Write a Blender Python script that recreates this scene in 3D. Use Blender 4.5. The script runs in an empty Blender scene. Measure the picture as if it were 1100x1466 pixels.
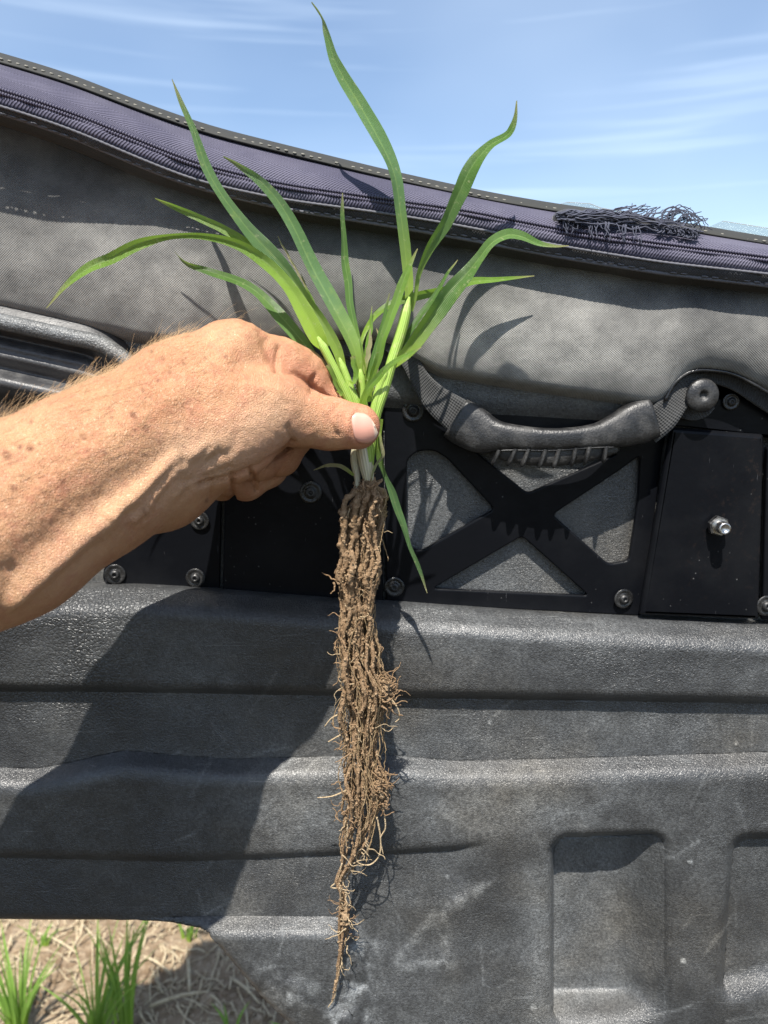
import bpy, bmesh, math, random
import numpy as np
from mathutils import Vector, Matrix
random.seed(7); RNG = np.random.default_rng(11)
SC = bpy.context.scene; COL = SC.collection
# ------------------------------------------------------------------ camera
F = 1102.0; PITCH = math.radians(10); CZ = 0.92
SP, CP = math.sin(PITCH), math.cos(PITCH)
cam = bpy.data.cameras.new('camera'); camo = bpy.data.objects.new('camera', cam); COL.objects.link(camo)
camo.location = (0, 0, CZ); camo.rotation_euler = (math.pi/2 - PITCH, 0, 0)
cam.sensor_fit = 'VERTICAL'; cam.sensor_height = 36; cam.sensor_width = 27; cam.lens = 36*F/1466
cam.clip_start = 0.01; cam.clip_end = 2000
cam.dof.use_dof = True; cam.dof.focus_distance = 0.452; cam.dof.aperture_fstop = 9.5
SC.camera = camo
# ------------------------------------------------------------------ world and sun
SUN = Vector((0.09, 0.495, -0.865)).normalized()
w = bpy.data.worlds.new('World'); SC.world = w; w.use_nodes = True
nt = w.node_tree; nt.nodes.clear()
def wn(t, **k):
    n = nt.nodes.new(t)
    for a, v in k.items(): setattr(n, a, v)
    return n
sky = wn('ShaderNodeTexSky', sky_type='NISHITA', sun_disc=False, air_density=1.0, dust_density=0.8, ozone_density=1.8, altitude=100)
sky.sun_elevation = math.asin(-SUN.z); sky.sun_rotation = math.atan2(-SUN.x, -SUN.y)
bg = wn('ShaderNodeBackground'); out = wn('ShaderNodeOutputWorld')
bg.inputs['Strength'].default_value = 0.102
tc = wn('ShaderNodeTexCoord')
m1 = wn('ShaderNodeMapping'); m1.inputs['Rotation'].default_value = (0, math.radians(12), 0); m1.inputs['Scale'].default_value = (.8, 0.8, 22)
n1 = wn('ShaderNodeTexNoise'); n1.inputs['Scale'].default_value = 2.3; n1.inputs['Detail'].default_value = 5; n1.inputs['Roughness'].default_value = .5; n1.inputs['Distortion'].default_value = .35
r1 = wn('ShaderNodeMapRange'); r1.inputs['From Min'].default_value = .52; r1.inputs['From Max'].default_value = .8; r1.inputs['To Max'].default_value = .24
n2 = wn('ShaderNodeTexNoise'); n2.inputs['Scale'].default_value = 2.2; n2.inputs['Detail'].default_value = 3
m2 = wn('ShaderNodeMapping'); m2.inputs['Location'].default_value = (3.1, .4, 1.2); m2.inputs['Scale'].default_value = (1, 1, 1.8)
r2 = wn('ShaderNodeMapRange'); r2.inputs['From Min'].default_value = .25; r2.inputs['From Max'].default_value = .75; r2.inputs['To Max'].default_value = .15
ad = wn('ShaderNodeMath', operation='ADD', use_clamp=True)
mx = wn('ShaderNodeMix', data_type='RGBA'); mx.inputs[7].default_value = (8.2, 9.4, 10.4, 1)
L = nt.links.new
L(tc.outputs['Generated'], m1.inputs[0]); L(m1.outputs[0], n1.inputs[0]); L(n1.outputs[0], r1.inputs[0])
L(tc.outputs['Generated'], m2.inputs[0]); L(m2.outputs[0], n2.inputs[0]); L(n2.outputs[0], r2.inputs[0])
n3 = wn('ShaderNodeTexNoise'); n3.inputs['Scale'].default_value = 1.6; n3.inputs['Detail'].default_value = 2
r3 = wn('ShaderNodeMapRange'); r3.inputs['From Min'].default_value = .45; r3.inputs['From Max'].default_value = .65
mu = wn('ShaderNodeMath', operation='MULTIPLY'); L(tc.outputs['Generated'], n3.inputs[0]); L(n3.outputs[0], r3.inputs[0]); L(r3.outputs[0], mu.inputs[0]); L(r1.outputs[0], mu.inputs[1])
L(mu.outputs[0], ad.inputs[0]); L(r2.outputs[0], ad.inputs[1]); L(ad.outputs[0], mx.inputs[0])
L(sky.outputs[0], mx.inputs[6]); L(mx.outputs[2], bg.inputs[0]); L(bg.outputs[0], out.inputs[0])
sl = bpy.data.lights.new('sun', 'SUN'); sl.energy = 5.0; sl.angle = math.radians(.53); sl.color = (1, .955, .88)
so = bpy.data.objects.new('sun', sl); COL.objects.link(so); so.rotation_euler = SUN.to_track_quat('-Z', 'Y').to_euler(); so.location = (-1, -2, 4)
SC.view_settings.view_transform = 'Standard'; SC.view_settings.look = 'None'; SC.view_settings.gamma = 1
SC.view_settings.exposure = 0.93; SC.view_settings.use_curve_mapping = False

# ------------------------------------------------------------------ helpers
def W(px, py, Y):
    """world point on the sight line of a photograph pixel, at world distance Y in front of the camera"""
    px = np.asarray(px, float); py = np.asarray(py, float); Y = np.asarray(Y, float)
    rx = (px-550)/F; uy = (733-py)/F
    dy = uy*SP + CP; dz = uy*CP - SP; t = Y/dy
    return np.stack(np.broadcast_arrays(rx*t, Y+0*t, CZ+dz*t), -1)
def ax(py, Y): return Y/(((733-py)/F)*SP + CP)
def toPx(v):
    x = v[:, 0]; y = v[:, 1]; z = v[:, 2]-CZ
    d = y*CP - z*SP; u = y*SP + z*CP
    return 550+F*x/d, 733-F*u/d
def mk(name, v, f, mat, parent=None, uv=None, attrs=None, smooth=True, kind=None):
    me = bpy.data.meshes.new(name)
    v = np.asarray(v, float)
    me.from_pydata(v.tolist() if len(v) else [], [], f.tolist() if isinstance(f, np.ndarray) else f); me.update()
    if smooth: me.polygons.foreach_set('use_smooth', np.ones(len(me.polygons), bool))
    if uv is not None:
        l = me.uv_layers.new(name='UVMap'); idx = np.zeros(len(me.loops), int); me.loops.foreach_get('vertex_index', idx)
        l.data.foreach_set('uv', np.asarray(uv, np.float32)[idx].ravel())
    for k, a in (attrs or {}).items():
        at = me.attributes.new(k, 'FLOAT', 'POINT'); at.data.foreach_set('value', np.asarray(a, np.float32).ravel())
    if mat: me.materials.append(mat)
    o = bpy.data.objects.new(name, me); COL.objects.link(o)
    if parent: put(o, parent)
    if kind: o['kind'] = kind
    return o
def put(o, p):
    o.parent = p
    if p.type == 'EMPTY': o.matrix_parent_inverse = Matrix.Translation(-p.location)
def empty(name, loc, label, cat, group=None):
    o = bpy.data.objects.new(name, None); COL.objects.link(o); o.location = loc; o.empty_display_size = .03
    tag(o, label, cat, group); return o
def tag(o, label, cat, group=None):
    o['label'] = label; o['category'] = cat
    if group: o['group'] = group
class MB:
    def __init__(s): s.v = []; s.f = []; s.n = 0; s.uv = []
    def add(s, v, f, uv=None):
        v = np.asarray(v, float); s.v.append(v)
        s.f += [tuple(i+s.n for i in q) for q in f]; s.n += len(v)
        s.uv.append(np.zeros((len(v), 2)) if uv is None else np.asarray(uv))
    def build(s, name, mat, parent=None, **k):
        return mk(name, np.concatenate(s.v), s.f, mat, parent, uv=np.concatenate(s.uv), **k)
def gridf(n, m):
    i = np.arange(n-1)[:, None]*m + np.arange(m-1)[None]
    return np.stack([i, i+1, i+m+1, i+m], -1).reshape(-1, 4)
def nrm(a): return a/np.maximum(np.linalg.norm(a, axis=-1, keepdims=True), 1e-9)
def cat(pts, n):
    """Catmull-Rom through rows of pts, n samples, by chord length"""
    p = np.asarray(pts, float)
    if len(p) == 2: return p[0]+(p[1]-p[0])*np.linspace(0, 1, n)[:, None]
    d = np.linalg.norm(np.diff(p[:, :2], axis=0), axis=1) if p.shape[1] > 2 and abs(p[:, 0]).max() > 5 else np.linalg.norm(np.diff(p[:, :3], axis=0), axis=1)
    t = np.concatenate([[0], np.cumsum(np.maximum(d, 1e-9))])
    m = np.zeros_like(p); m[1:-1] = (p[2:]-p[:-2])/(t[2:]-t[:-2])[:, None]
    m[0] = (p[1]-p[0])/(t[1]-t[0]); m[-1] = (p[-1]-p[-2])/(t[-1]-t[-2])
    s = np.linspace(0, t[-1], n); i = np.clip(np.searchsorted(t, s, 'right')-1, 0, len(p)-2)
    h = (t[i+1]-t[i])[:, None]; u = ((s-t[i])/(t[i+1]-t[i]))[:, None]
    return (2*u**3-3*u**2+1)*p[i]+(u**3-2*u**2+u)*h*m[i]+(-2*u**3+3*u**2)*p[i+1]+(u**3-u**2)*h*m[i+1]
def tube(P, R, sides=6, lump=0, ref=(0, 1, 0), ell=1.0, cap=True):
    P = np.asarray(P, float); n = len(P); R = np.broadcast_to(np.asarray(R, float), (n,))
    t = nrm(np.gradient(P, axis=0)); a = nrm(np.cross(t, np.array(ref)+1e-4)); b = np.cross(t, a)
    th = np.linspace(0, 2*np.pi, sides, endpoint=False)
    rr = R[:, None]*(1+(lump*RNG.uniform(-1, 1, (n, sides)) if lump else 0)*np.ones((n, sides)))
    v = P[:, None]+rr[..., None]*(np.cos(th)[None, :, None]*a[:, None]+ell*np.sin(th)[None, :, None]*b[:, None])
    f = []
    for i in range(n-1):
        for j in range(sides):
            k = (j+1) % sides; f.append((i*sides+j, i*sides+k, (i+1)*sides+k, (i+1)*sides+j))
    if cap: f += [tuple(range(sides))[::-1], tuple(range((n-1)*sides, n*sides))]
    L_ = np.concatenate([[0], np.cumsum(np.linalg.norm(np.diff(P, axis=0), axis=1))])
    uv = np.stack(np.broadcast_arrays(L_[:, None], (th/6.283)[None]), -1).reshape(-1, 2)
    return v.reshape(-1, 3), f, uv
def vnoise(x, y, s, seed=0, oct=3):
    r = np.zeros(np.broadcast(x, y).shape); a = 1; tot = 0
    for o in range(oct):
        g = np.random.default_rng(seed+o*17).random((64, 64)); X = x/s; Y = y/s
        xi = np.floor(X).astype(int); yi = np.floor(Y).astype(int); fx = X-xi; fy = Y-yi
        fx = fx*fx*(3-2*fx); fy = fy*fy*(3-2*fy)
        q = lambda i, j: g[(xi+i) % 64, (yi+j) % 64]
        r += a*((q(0, 0)*(1-fx)+q(1, 0)*fx)*(1-fy)+(q(0, 1)*(1-fx)+q(1, 1)*fx)*fy); tot += a; a *= .5; s = s/2
    return r/tot
def sst(a, b, x): t = np.clip((x-a)/(b-a), 0, 1); return t*t*(3-2*t)
def segd(x, y, pts):
    d = np.full(np.broadcast(x, y).shape, 1e9)
    for (ax_, ay), (bx, by) in zip(pts[:-1], pts[1:]):
        ux, uy = bx-ax_, by-ay; t = np.clip(((x-ax_)*ux+(y-ay)*uy)/(ux*ux+uy*uy+1e-9), 0, 1)
        d = np.minimum(d, np.hypot(x-ax_-t*ux, y-ay-t*uy))
    return d
def blur(h, s, axis):
    k = np.exp(-.5*(np.arange(-3*math.ceil(s), 3*math.ceil(s)+1)/s)**2); k /= k.sum(); r = len(k)//2
    pad = [(0, 0), (0, 0)]; pad[axis] = (r, r); hp = np.pad(h, pad, mode='edge')
    return sum(k[i]*np.take(hp, range(i, i+h.shape[axis]), axis) for i in range(len(k)))
def ip(x, pts): p = np.array(pts, float); return np.interp(x, p[:, 0], p[:, 1])

# ------------------------------------------------------------------ materials
class NM:
    def __init__(s, name):
        s.m = bpy.data.materials.new(name); s.m.use_nodes = True; s.t = s.m.node_tree
        s.b = s.t.nodes['Principled BSDF']; s.o = s.t.nodes['Material Output']
    def n(s, t, ins=None, **k):
        x = s.t.nodes.new(t)
        for a, v in k.items(): setattr(x, a, v)
        for a, v in (ins or {}).items():
            if isinstance(v, bpy.types.NodeSocket): s.t.links.new(v, x.inputs[a])
            else: x.inputs[a].default_value = v
        return x
    def set(s, **k):
        for a, v in k.items():
            a = a.replace('_', ' ')
            if isinstance(v, bpy.types.NodeSocket): s.t.links.new(v, s.b.inputs[a])
            else: s.b.inputs[a].default_value = v
    def obj(s): return s.n('ShaderNodeTexCoord').outputs['Object']
    def uv(s): return s.n('ShaderNodeTexCoord').outputs['UV']
    def map(s, vec, sc=(1, 1, 1), rot=(0, 0, 0), loc=(0, 0, 0)):
        return s.n('ShaderNodeMapping', {0: vec, 'Scale': sc, 'Rotation': rot, 'Location': loc}).outputs[0]
    def noise(s, vec, sc, det=4, ro=.55, dist=0):
        return s.n('ShaderNodeTexNoise', {'Vector': vec, 'Scale': sc, 'Detail': det, 'Roughness': ro, 'Distortion': dist}).outputs[0]
    def vor(s, vec, sc, feat='F1', o='Distance', rnd=1):
        return s.n('ShaderNodeTexVoronoi', {'Vector': vec, 'Scale': sc, 'Randomness': rnd}, feature=feat).outputs[o]
    def rng(s, v, a, b, c=0, d=1, smooth=False):
        x = s.n('ShaderNodeMapRange', {0: v, 1: a, 2: b, 3: c, 4: d}, clamp=True)
        if smooth: x.interpolation_type = 'SMOOTHSTEP'
        return x.outputs[0]
    def mix(s, f, a, b, blend='MIX'):
        def c(q): return (*q, 1) if isinstance(q, tuple) and len(q) == 3 else q
        return s.n('ShaderNodeMix', {0: f, 6: c(a), 7: c(b)}, data_type='RGBA', blend_type=blend).outputs[2]
    def math(s, op, a, b=0.0, clamp=False): return s.n('ShaderNodeMath', {0: a, 1: b}, operation=op, use_clamp=clamp).outputs[0]
    def attr(s, nme): return s.n('ShaderNodeAttribute', attribute_name=nme).outputs['Fac']
    def bump(s, h, dist, st=1.0, prev=None):
        ins = {'Height': h, 'Distance': dist, 'Strength': st}
        if prev is not None: ins['Normal'] = prev
        return s.n('ShaderNodeBump', ins).outputs[0]
    def sep(s, v): return s.n('ShaderNodeSeparateXYZ', {0: v}).outputs

def mat_leather(name, dusty=True, scale=640, base=.015, dist=.0006):
    m = NM(name); p = m.obj()
    pw = m.n('ShaderNodeVectorMath', {0: p, 1: m.n('ShaderNodeVectorMath', {0: m.n('ShaderNodeTexNoise', {'Vector': p, 'Scale': 420.0, 'Detail': 2.0}).outputs[1], 'Scale': .0016}, operation='SCALE').outputs[0]}, operation='ADD').outputs[0]
    co = m.attr('coarse')
    e = m.vor(pw, scale, 'DISTANCE_TO_EDGE'); e2 = m.vor(pw, 390, 'DISTANCE_TO_EDGE')
    cell = m.rng(e, .0, .25, 0, 1, True); cell2 = m.rng(e2, .0, .2, 0, 1, True)
    cell = m.n('ShaderNodeMix', {0: co, 2: cell, 3: cell2}).outputs[0]
    fine = m.noise(p, 620, 3, .6)
    hgt = m.math('ADD', m.math('MULTIPLY', cell, m.rng(co, 0, 1, .45, 1.1)), m.math('MULTIPLY', fine, 1.3))
    big = m.noise(p, 14, 5, .62); mid = m.noise(p, 75, 4, .6)
    du = m.attr('dust') if dusty else m.math('ADD', 0.25)
    spk = m.noise(p, 520, 3, .7)
    d = m.math('MULTIPLY', m.math('ADD', du, m.rng(big, .42, .72, -.05, .10)), m.rng(mid, .3, .7, .65, 1.2))
    d = m.math('MULTIPLY', d, m.rng(spk, .36, .66, .5, 1.35), True)
    d = m.math('MULTIPLY', d, m.rng(cell, 0, 1, .75, 1.0), True)
    scr = m.noise(m.map(p, (30, 30, 900), (0, .5, 0)), 1, 3)
    d = m.math('ADD', d, m.rng(scr, .68, .75, 0, .28), True)
    c = m.mix(d, (base, base*1.02, base*1.1), m.mix(m.rng(m.noise(p, 8, 4, .6), .48, .66), (.285, .297, .30), (.30, .284, .25)))
    m.set(Base_Color=c, Roughness=m.rng(d, 0, .7, .33, .58), Specular_IOR_Level=.6)
    m.set(Normal=m.bump(hgt, dist, m.rng(m.noise(p, 22, 3), .35, .65, .4, .75)))
    return m.m
def mat_plate():
    m = NM('black_painted_steel'); p = m.obj()
    n = m.noise(p, 9, 5, .6); f = m.noise(p, 240, 4, .7)
    ru = m.math('MULTIPLY', m.rng(f, .56, .72, 0, 1), m.attr('dust'), True)
    sp = m.rng(m.vor(p, 170), .03, .11, 1, 0); sp = m.math('MULTIPLY', sp, m.rng(m.noise(p, 30, 2), .5, .65), True)
    c = m.mix(ru, (.004, .0045, .006), (.10, .062, .042)); c = m.mix(m.math('MULTIPLY', sp, .5), c, (.2, .2, .19))
    c = m.mix(m.rng(n, .5, .75, 0, .06), c, (.11, .11, .11))
    scr = m.noise(m.map(p, (900, 900, 60), (0, .9, 0)), 1, 3)
    c = m.mix(m.rng(scr, .74, .80, 0, .3), c, (.2, .2, .21))
    m.set(Base_Color=c, Roughness=m.rng(n, .3, .7, .24, .38), Specular_IOR_Level=.1)
    m.set(Normal=m.bump(m.noise(p, 110, 3), .0006, .35)); return m.m
def mat_rubber(name, c0=.03, rough=.5, wear=.35):
    m = NM(name); p = m.obj(); n = m.noise(p, 60, 5, .65); f = m.noise(p, 900, 3, .7)
    d = m.math('MULTIPLY', m.rng(n, .45, .75), m.rng(f, .3, .7, .4, 1.2), True)
    m.set(Base_Color=m.mix(m.math('MULTIPLY', d, wear), (c0, c0, c0*1.05), (.26, .25, .235)), Roughness=m.rng(d, 0, 1, rough, .8))
    m.set(Normal=m.bump(m.noise(p, 700, 3), .0006, .5)); return m.m
def mat_weave(name, ca, cb, pitch, dust=.5, angle=0, bump=.0006):
    """two crossing sets of threads in uv metres"""
    m = NM(name); u = m.map(m.uv(), rot=(0, 0, angle)); s = m.sep(u); k = 2*math.pi/pitch
    a = m.math('SINE', m.math('MULTIPLY', s[0], k)); b = m.math('SINE', m.math('MULTIPLY', s[1], k*1.15))
    h = m.rng(m.math('MULTIPLY', a, b), -1, 1)
    p = m.obj(); big = m.noise(p, 11, 5, .6); mid = m.noise(p, 60, 4, .65); fi = m.noise(p, 700, 2)
    d = m.math('MULTIPLY', m.math('ADD', m.attr('dust'), m.rng(big, .4, .7, -.1, .3)), m.rng(mid, .3, .7, .6, 1.15), True)
    c = m.mix(d, ca, cb)
    c = m.mix(1.0, c, m.mix(h, (.74, .74, .74), (1.1, 1.1, 1.1)), 'MULTIPLY')
    c = m.mix(1.0, c, m.mix(fi, (.75, .75, .75), (1.2, 1.2, 1.2)), 'MULTIPLY')
    m.set(Base_Color=c, Roughness=.85, Specular_IOR_Level=.25, Sheen_Weight=.15)
    m.set(Normal=m.bump(h, bump, .5, m.bump(m.noise(p, 35, 3), .004, .4))); return m.m
def mat_tape():
    m = NM('faded_purple_zip_tape'); s = m.sep(m.uv()); p = m.obj()
    tri = m.math('PINGPONG', s[1], .0105)
    w1 = m.math('SINE', m.math('MULTIPLY', m.math('ADD', s[0], m.math('MULTIPLY', tri, 1.1)), 2*math.pi/.0018))
    w2 = m.math('SINE', m.math('MULTIPLY', s[1], 2*math.pi/.0016))
    h = m.rng(m.math('ADD', w1, m.math('MULTIPLY', w2, .3)), -1.2, 1.2)
    n = m.noise(p, 13, 4); f = m.noise(p, 900, 2)
    c = m.mix(m.rng(n, .35, .7), (.072, .068, .105), (.150, .142, .185))
    c = m.mix(1.0, c, m.mix(h, (.45, .45, .5), (1.1, 1.1, 1.1)), 'MULTIPLY'); c = m.mix(1.0, c, m.mix(f, (.75,)*3, (1.2,)*3), 'MULTIPLY')
    m.set(Base_Color=c, Roughness=.75, Specular_IOR_Level=.3, Normal=m.bump(h, .0006, .8)); return m.m
def mat_metal():
    m = NM('worn_zinc_metal'); p = m.obj(); n = m.noise(p, 300, 4, .6)
    m.set(Base_Color=m.mix(n, (.35, .34, .33), (.6, .59, .57)), Metallic=1.0, Roughness=m.rng(n, .3, .7, .18, .45)); return m.m
def mat_simple(name, c, rough=.6, **k):
    m = NM(name); p = m.obj(); n = m.noise(p, 400, 3)
    m.set(Base_Color=m.mix(n, tuple(q*.75 for q in c), tuple(q*1.2 for q in c)), Roughness=rough, **k); return m.m
def mat_vinyl():
    m = NM('clear_window_vinyl'); m.set(Base_Color=(.62, .68, .66, 1), Roughness=.12, Transmission_Weight=.85, IOR=1.2); return m.m
def mat_skin():
    m = NM('tanned_skin'); p = m.obj()
    n = m.noise(p, 28, 4, .6); n2 = m.noise(p, 130, 4, .65); n3 = m.noise(p, 600, 3, .7)
    c = m.mix(m.rng(n, .35, .68), (.385, .18, .088), (.52, .285, .15))
    c = m.mix(m.rng(n2, .48, .68, 0, .55), c, (.38, .135, .078))
    c = m.mix(m.rng(n3, .52, .72, 0, .5), c, (.58, .36, .22))
    c = m.mix(m.math('MULTIPLY', m.attr('red'), .8), c, (.54, .215, .13))
    c = m.mix(m.math('MULTIPLY', m.attr('pale'), .75), c, (.58, .37, .23))
    g = m.math('MULTIPLY', m.attr('grime'), m.rng(m.noise(p, 900, 3, .7), .4, .62), True)
    c = m.mix(g, c, (.20, .125, .075))
    fr = m.math('MULTIPLY', m.attr('freck'), m.rng(m.noise(p, 500, 3), .3, .5, .5, 1), True)
    c = m.mix(m.math('MULTIPLY', fr, .95), c, (.13, .045, .02))
    m.set(Base_Color=c, Roughness=m.rng(n2, .3, .7, .42, .6), Specular_IOR_Level=.45, Subsurface_Weight=.08, Subsurface_Radius=(.004, .0025, .0012), Subsurface_Scale=.5)
    pore = m.vor(p, 1100, 'DISTANCE_TO_EDGE'); wr = m.noise(m.map(p, (1, 1, 1)), 260, 5, .65)
    b = m.bump(m.rng(pore, 0, .3), .0003, .9); b = m.bump(wr, .0011, .4, b); b = m.bump(m.noise(m.map(p, (420, 120, 120), (0, .6, .3)), 1, 4, .6), .0009, .35, b)
    m.set(Normal=b); return m.m
def mat_leaf(name, ca, cb, dry=None):
    m = NM(name); s = m.sep(m.uv()); p = m.obj()
    v = m.math('SINE', m.math('MULTIPLY', s[1], 84.0)); vv = m.rng(v, -1, 1)
    mid = m.rng(m.math('ABSOLUTE', m.math('SUBTRACT', s[1], .5)), .0, .07, 1, 0)
    c = m.mix(m.noise(p, 45, 3), ca, cb); c = m.mix(m.math('MULTIPLY', vv, .13), c, tuple(min(1, q*1.7) for q in cb))
    c = m.mix(m.math('MULTIPLY', mid, .6), c, (.26, .40, .12))
    c = m.mix(m.rng(s[0], .0, .12, .75, 0), c, (.42, .34, .17))         # withered tip
    c = m.mix(m.rng(s[0], .66, 1.0, 0, .8), c, (.34, .48, .05))        # yellow green base
    c = m.mix(m.rng(m.noise(p, 420, 3, .6), .62, .72, 0, .55), c, (.42, .44, .22)); c = m.mix(m.rng(m.noise(p, 90, 4, .7), .58, .72, 0, .5), c, (.26, .34, .08))
    m.set(Base_Color=c, Roughness=m.rng(m.noise(p, 200, 3), .3, .7, .32, .5), Specular_IOR_Level=.55, Normal=m.bump(vv, .0005, .6, m.bump(m.noise(p, 150, 3), .0012, .35)))
    tr = m.n('ShaderNodeBsdfTranslucent', {0: m.mix(.5, c, (.32, .55, .05))})
    mxs = m.n('ShaderNodeMixShader', {0: .36, 1: m.b.outputs[0], 2: tr.outputs[0]})
    m.t.links.new(mxs.outputs[0], m.o.inputs[0]); return m.m
def mat_stem(name, ca, cb):
    m = NM(name); s = m.sep(m.uv()); v = m.rng(m.math('SINE', m.math('MULTIPLY', s[1], 95)), -1, 1)
    c = m.mix(v, ca, cb); c = m.mix(m.rng(m.noise(m.obj(), 300, 3), .55, .75, 0, .4), c, (.5, .45, .25))
    m.set(Base_Color=c, Roughness=.45, Normal=m.bump(v, .0004, .5), Subsurface_Weight=.15, Subsurface_Radius=(.002, .003, .001)); return m.m
def mat_soilroot(name, a, b, c_):
    m = NM(name); p = m.obj(); n = m.noise(p, 180, 5, .65); f = m.noise(p, 1300, 4, .7)
    c = m.mix(m.rng(n, .3, .7), a, b); c = m.mix(m.rng(f, .5, .72, 0, .7), c, c_)
    m.set(Base_Color=c, Roughness=.95, Specular_IOR_Level=.1, Normal=m.bump(f, .0012, 1.0, m.bump(n, .003, .7))); return m.m
def mat_ground():
    m = NM('dry_soil'); p = m.obj(); n = m.noise(p, 9, 6, .65); f = m.noise(p, 90, 5, .7)
    c = m.mix(m.rng(n, .35, .65), (.17, .115, .07), (.36, .27, .175)); c = m.mix(m.rng(f, .45, .7), c, (.42, .33, .23))
    sp_ = m.sep(p); c = m.mix(m.rng(m.math('ADD', sp_[1], m.math('MULTIPLY', n, .3)), .55, .8, 1, 0), c, m.mix(f, (.035, .032, .02), (.085, .07, .045)))  # unseen camera-side soil, darkened on purpose to cut bounce light onto the door
    m.set(Base_Color=c, Roughness=.95, Specular_IOR_Level=.1, Normal=m.bump(f, .012, .9)); return m.m

M = dict(leather=mat_leather('pebbled_black_plastic'), smooth=mat_rubber('satin_black_plastic', .034, .42, .30), plate=mat_plate(),
         grip=mat_rubber('scuffed_black_rubber', .012, .40, .24), metal=mat_metal(), black=mat_rubber('black_steel', .010, .2, .12),
         fabric=mat_weave('dusty_black_canvas', (.034, .035, .038), (.35, .34, .315), .0016), hem=mat_weave('black_nylon_hem', (.02, .021, .026), (.12, .12, .13), .0017),
         web=mat_weave('black_webbing', (.018, .018, .02), (.13, .13, .125), .0026, angle=.78, bump=.0012), tape=mat_tape(),
         coil=mat_simple('purple_grey_zip_coil', (.06, .055, .09), .5), trim=mat_simple('dark_olive_binding', (.022, .022, .019), .8),
         thread=mat_simple('pale_stitch_thread', (.2, .19, .16), .9), dthread=mat_simple('grey_stitch_thread', (.11, .11, .125), .9), fray=mat_simple('charcoal_frayed_thread', (.06, .064, .09), .95),
         vinyl=mat_vinyl(), skin=mat_skin(), nail=None, leaf=mat_leaf('wheat_leaf_green', (.065, .145, .03), (.12, .235, .05)),
         leafy=mat_leaf('wheat_leaf_bright', (.13, .25, .03), (.21, .36, .06)), leafb=mat_leaf('wheat_leaf_blue_green', (.075, .16, .05), (.135, .245, .095)),
         dry=mat_leaf('withered_leaf', (.33, .29, .15), (.42, .38, .22)), stem=mat_stem('pale_green_stem', (.22, .36, .05), (.34, .47, .10)),
         sheath=mat_stem('papery_white_sheath', (.42, .38, .26), (.62, .58, .42)),
         root=mat_soilroot('soil_coated_root', (.19, .115, .06), (.39, .26, .155), (.54, .39, .25)), thread_root=mat_soilroot('fine_root_threads', (.28, .18, .095), (.48, .35, .20), (.60, .47, .31)), hair=mat_soilroot('bare_root', (.45, .33, .19), (.58, .45, .29), (.66, .54, .38)),
         soil=mat_soilroot('clinging_soil', (.23, .15, .085), (.40, .28, .17), (.53, .40, .26)), ground=mat_ground(),
         straw=mat_soilroot('bleached_straw', (.34, .25, .145), (.60, .50, .34), (.70, .62, .48)), grass=mat_leaf('field_grass', (.16, .30, .04), (.26, .43, .09)),
         ahair=mat_simple('light_brown_hair', (.50, .33, .17), .45))
mm = NM('thumb_nail'); s_ = mm.sep(mm.uv())
cn = mm.mix(mm.rng(s_[0], .86, .95), (.62, .31, .235), (.72, .56, .43)); cn = mm.mix(mm.rng(s_[0], .0, .12, .6, 0), cn, (.70, .48, .40))
mm.set(Base_Color=cn, Roughness=.36, Coat_Weight=.1, Normal=mm.bump(mm.noise(mm.map(mm.uv(), (2, 26, 1)), 1, 2), .00015, .3)); M['nail'] = mm.m

# ------------------------------------------------------------------ ground
YD = 0.495
def ground_z(x, y): return .022*(vnoise(x*100, y*100, 14, 3, 4)-.5)+.03*(vnoise(x*100, y*100, 60, 9, 2)-.5)
gx = np.concatenate([[-300, -60, -12, -4, -2], np.arange(-1.4, .9, .012), [1.5, 4, 12, 60, 300]])
gy = np.concatenate([[-300, -60, -12, -3], np.arange(.3, 2.2, .012), [3, 6, 15, 60, 300]])
GX, GY = np.meshgrid(gx, gy, indexing='ij'); GZ = ground_z(GX, GY)
go = mk('ground', np.stack([GX, GY, GZ], -1).reshape(-1, 3), gridf(len(gx), len(gy)), M['ground'], kind='structure')
go['label'] = 'dry bare field soil littered with straw below the door'
def G(px, py):
    rx = (px-550)/F; uy = (733-py)/F; dy = uy*SP+CP; dz = uy*CP-SP; t = -CZ/dz
    x, y = rx*t, dy*t; return np.array([x, y, float(ground_z(np.array(x), np.array(y)))])
# ------------------------------------------------------------------ the vehicle door
DOOR = empty('vehicle_door', tuple(W(550, 1000, YD)), 'dusty black vehicle door with canvas upper, moulded plastic lower half and rubber grab handle', 'vehicle door'); DOOR['kind'] = 'thing'
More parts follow.
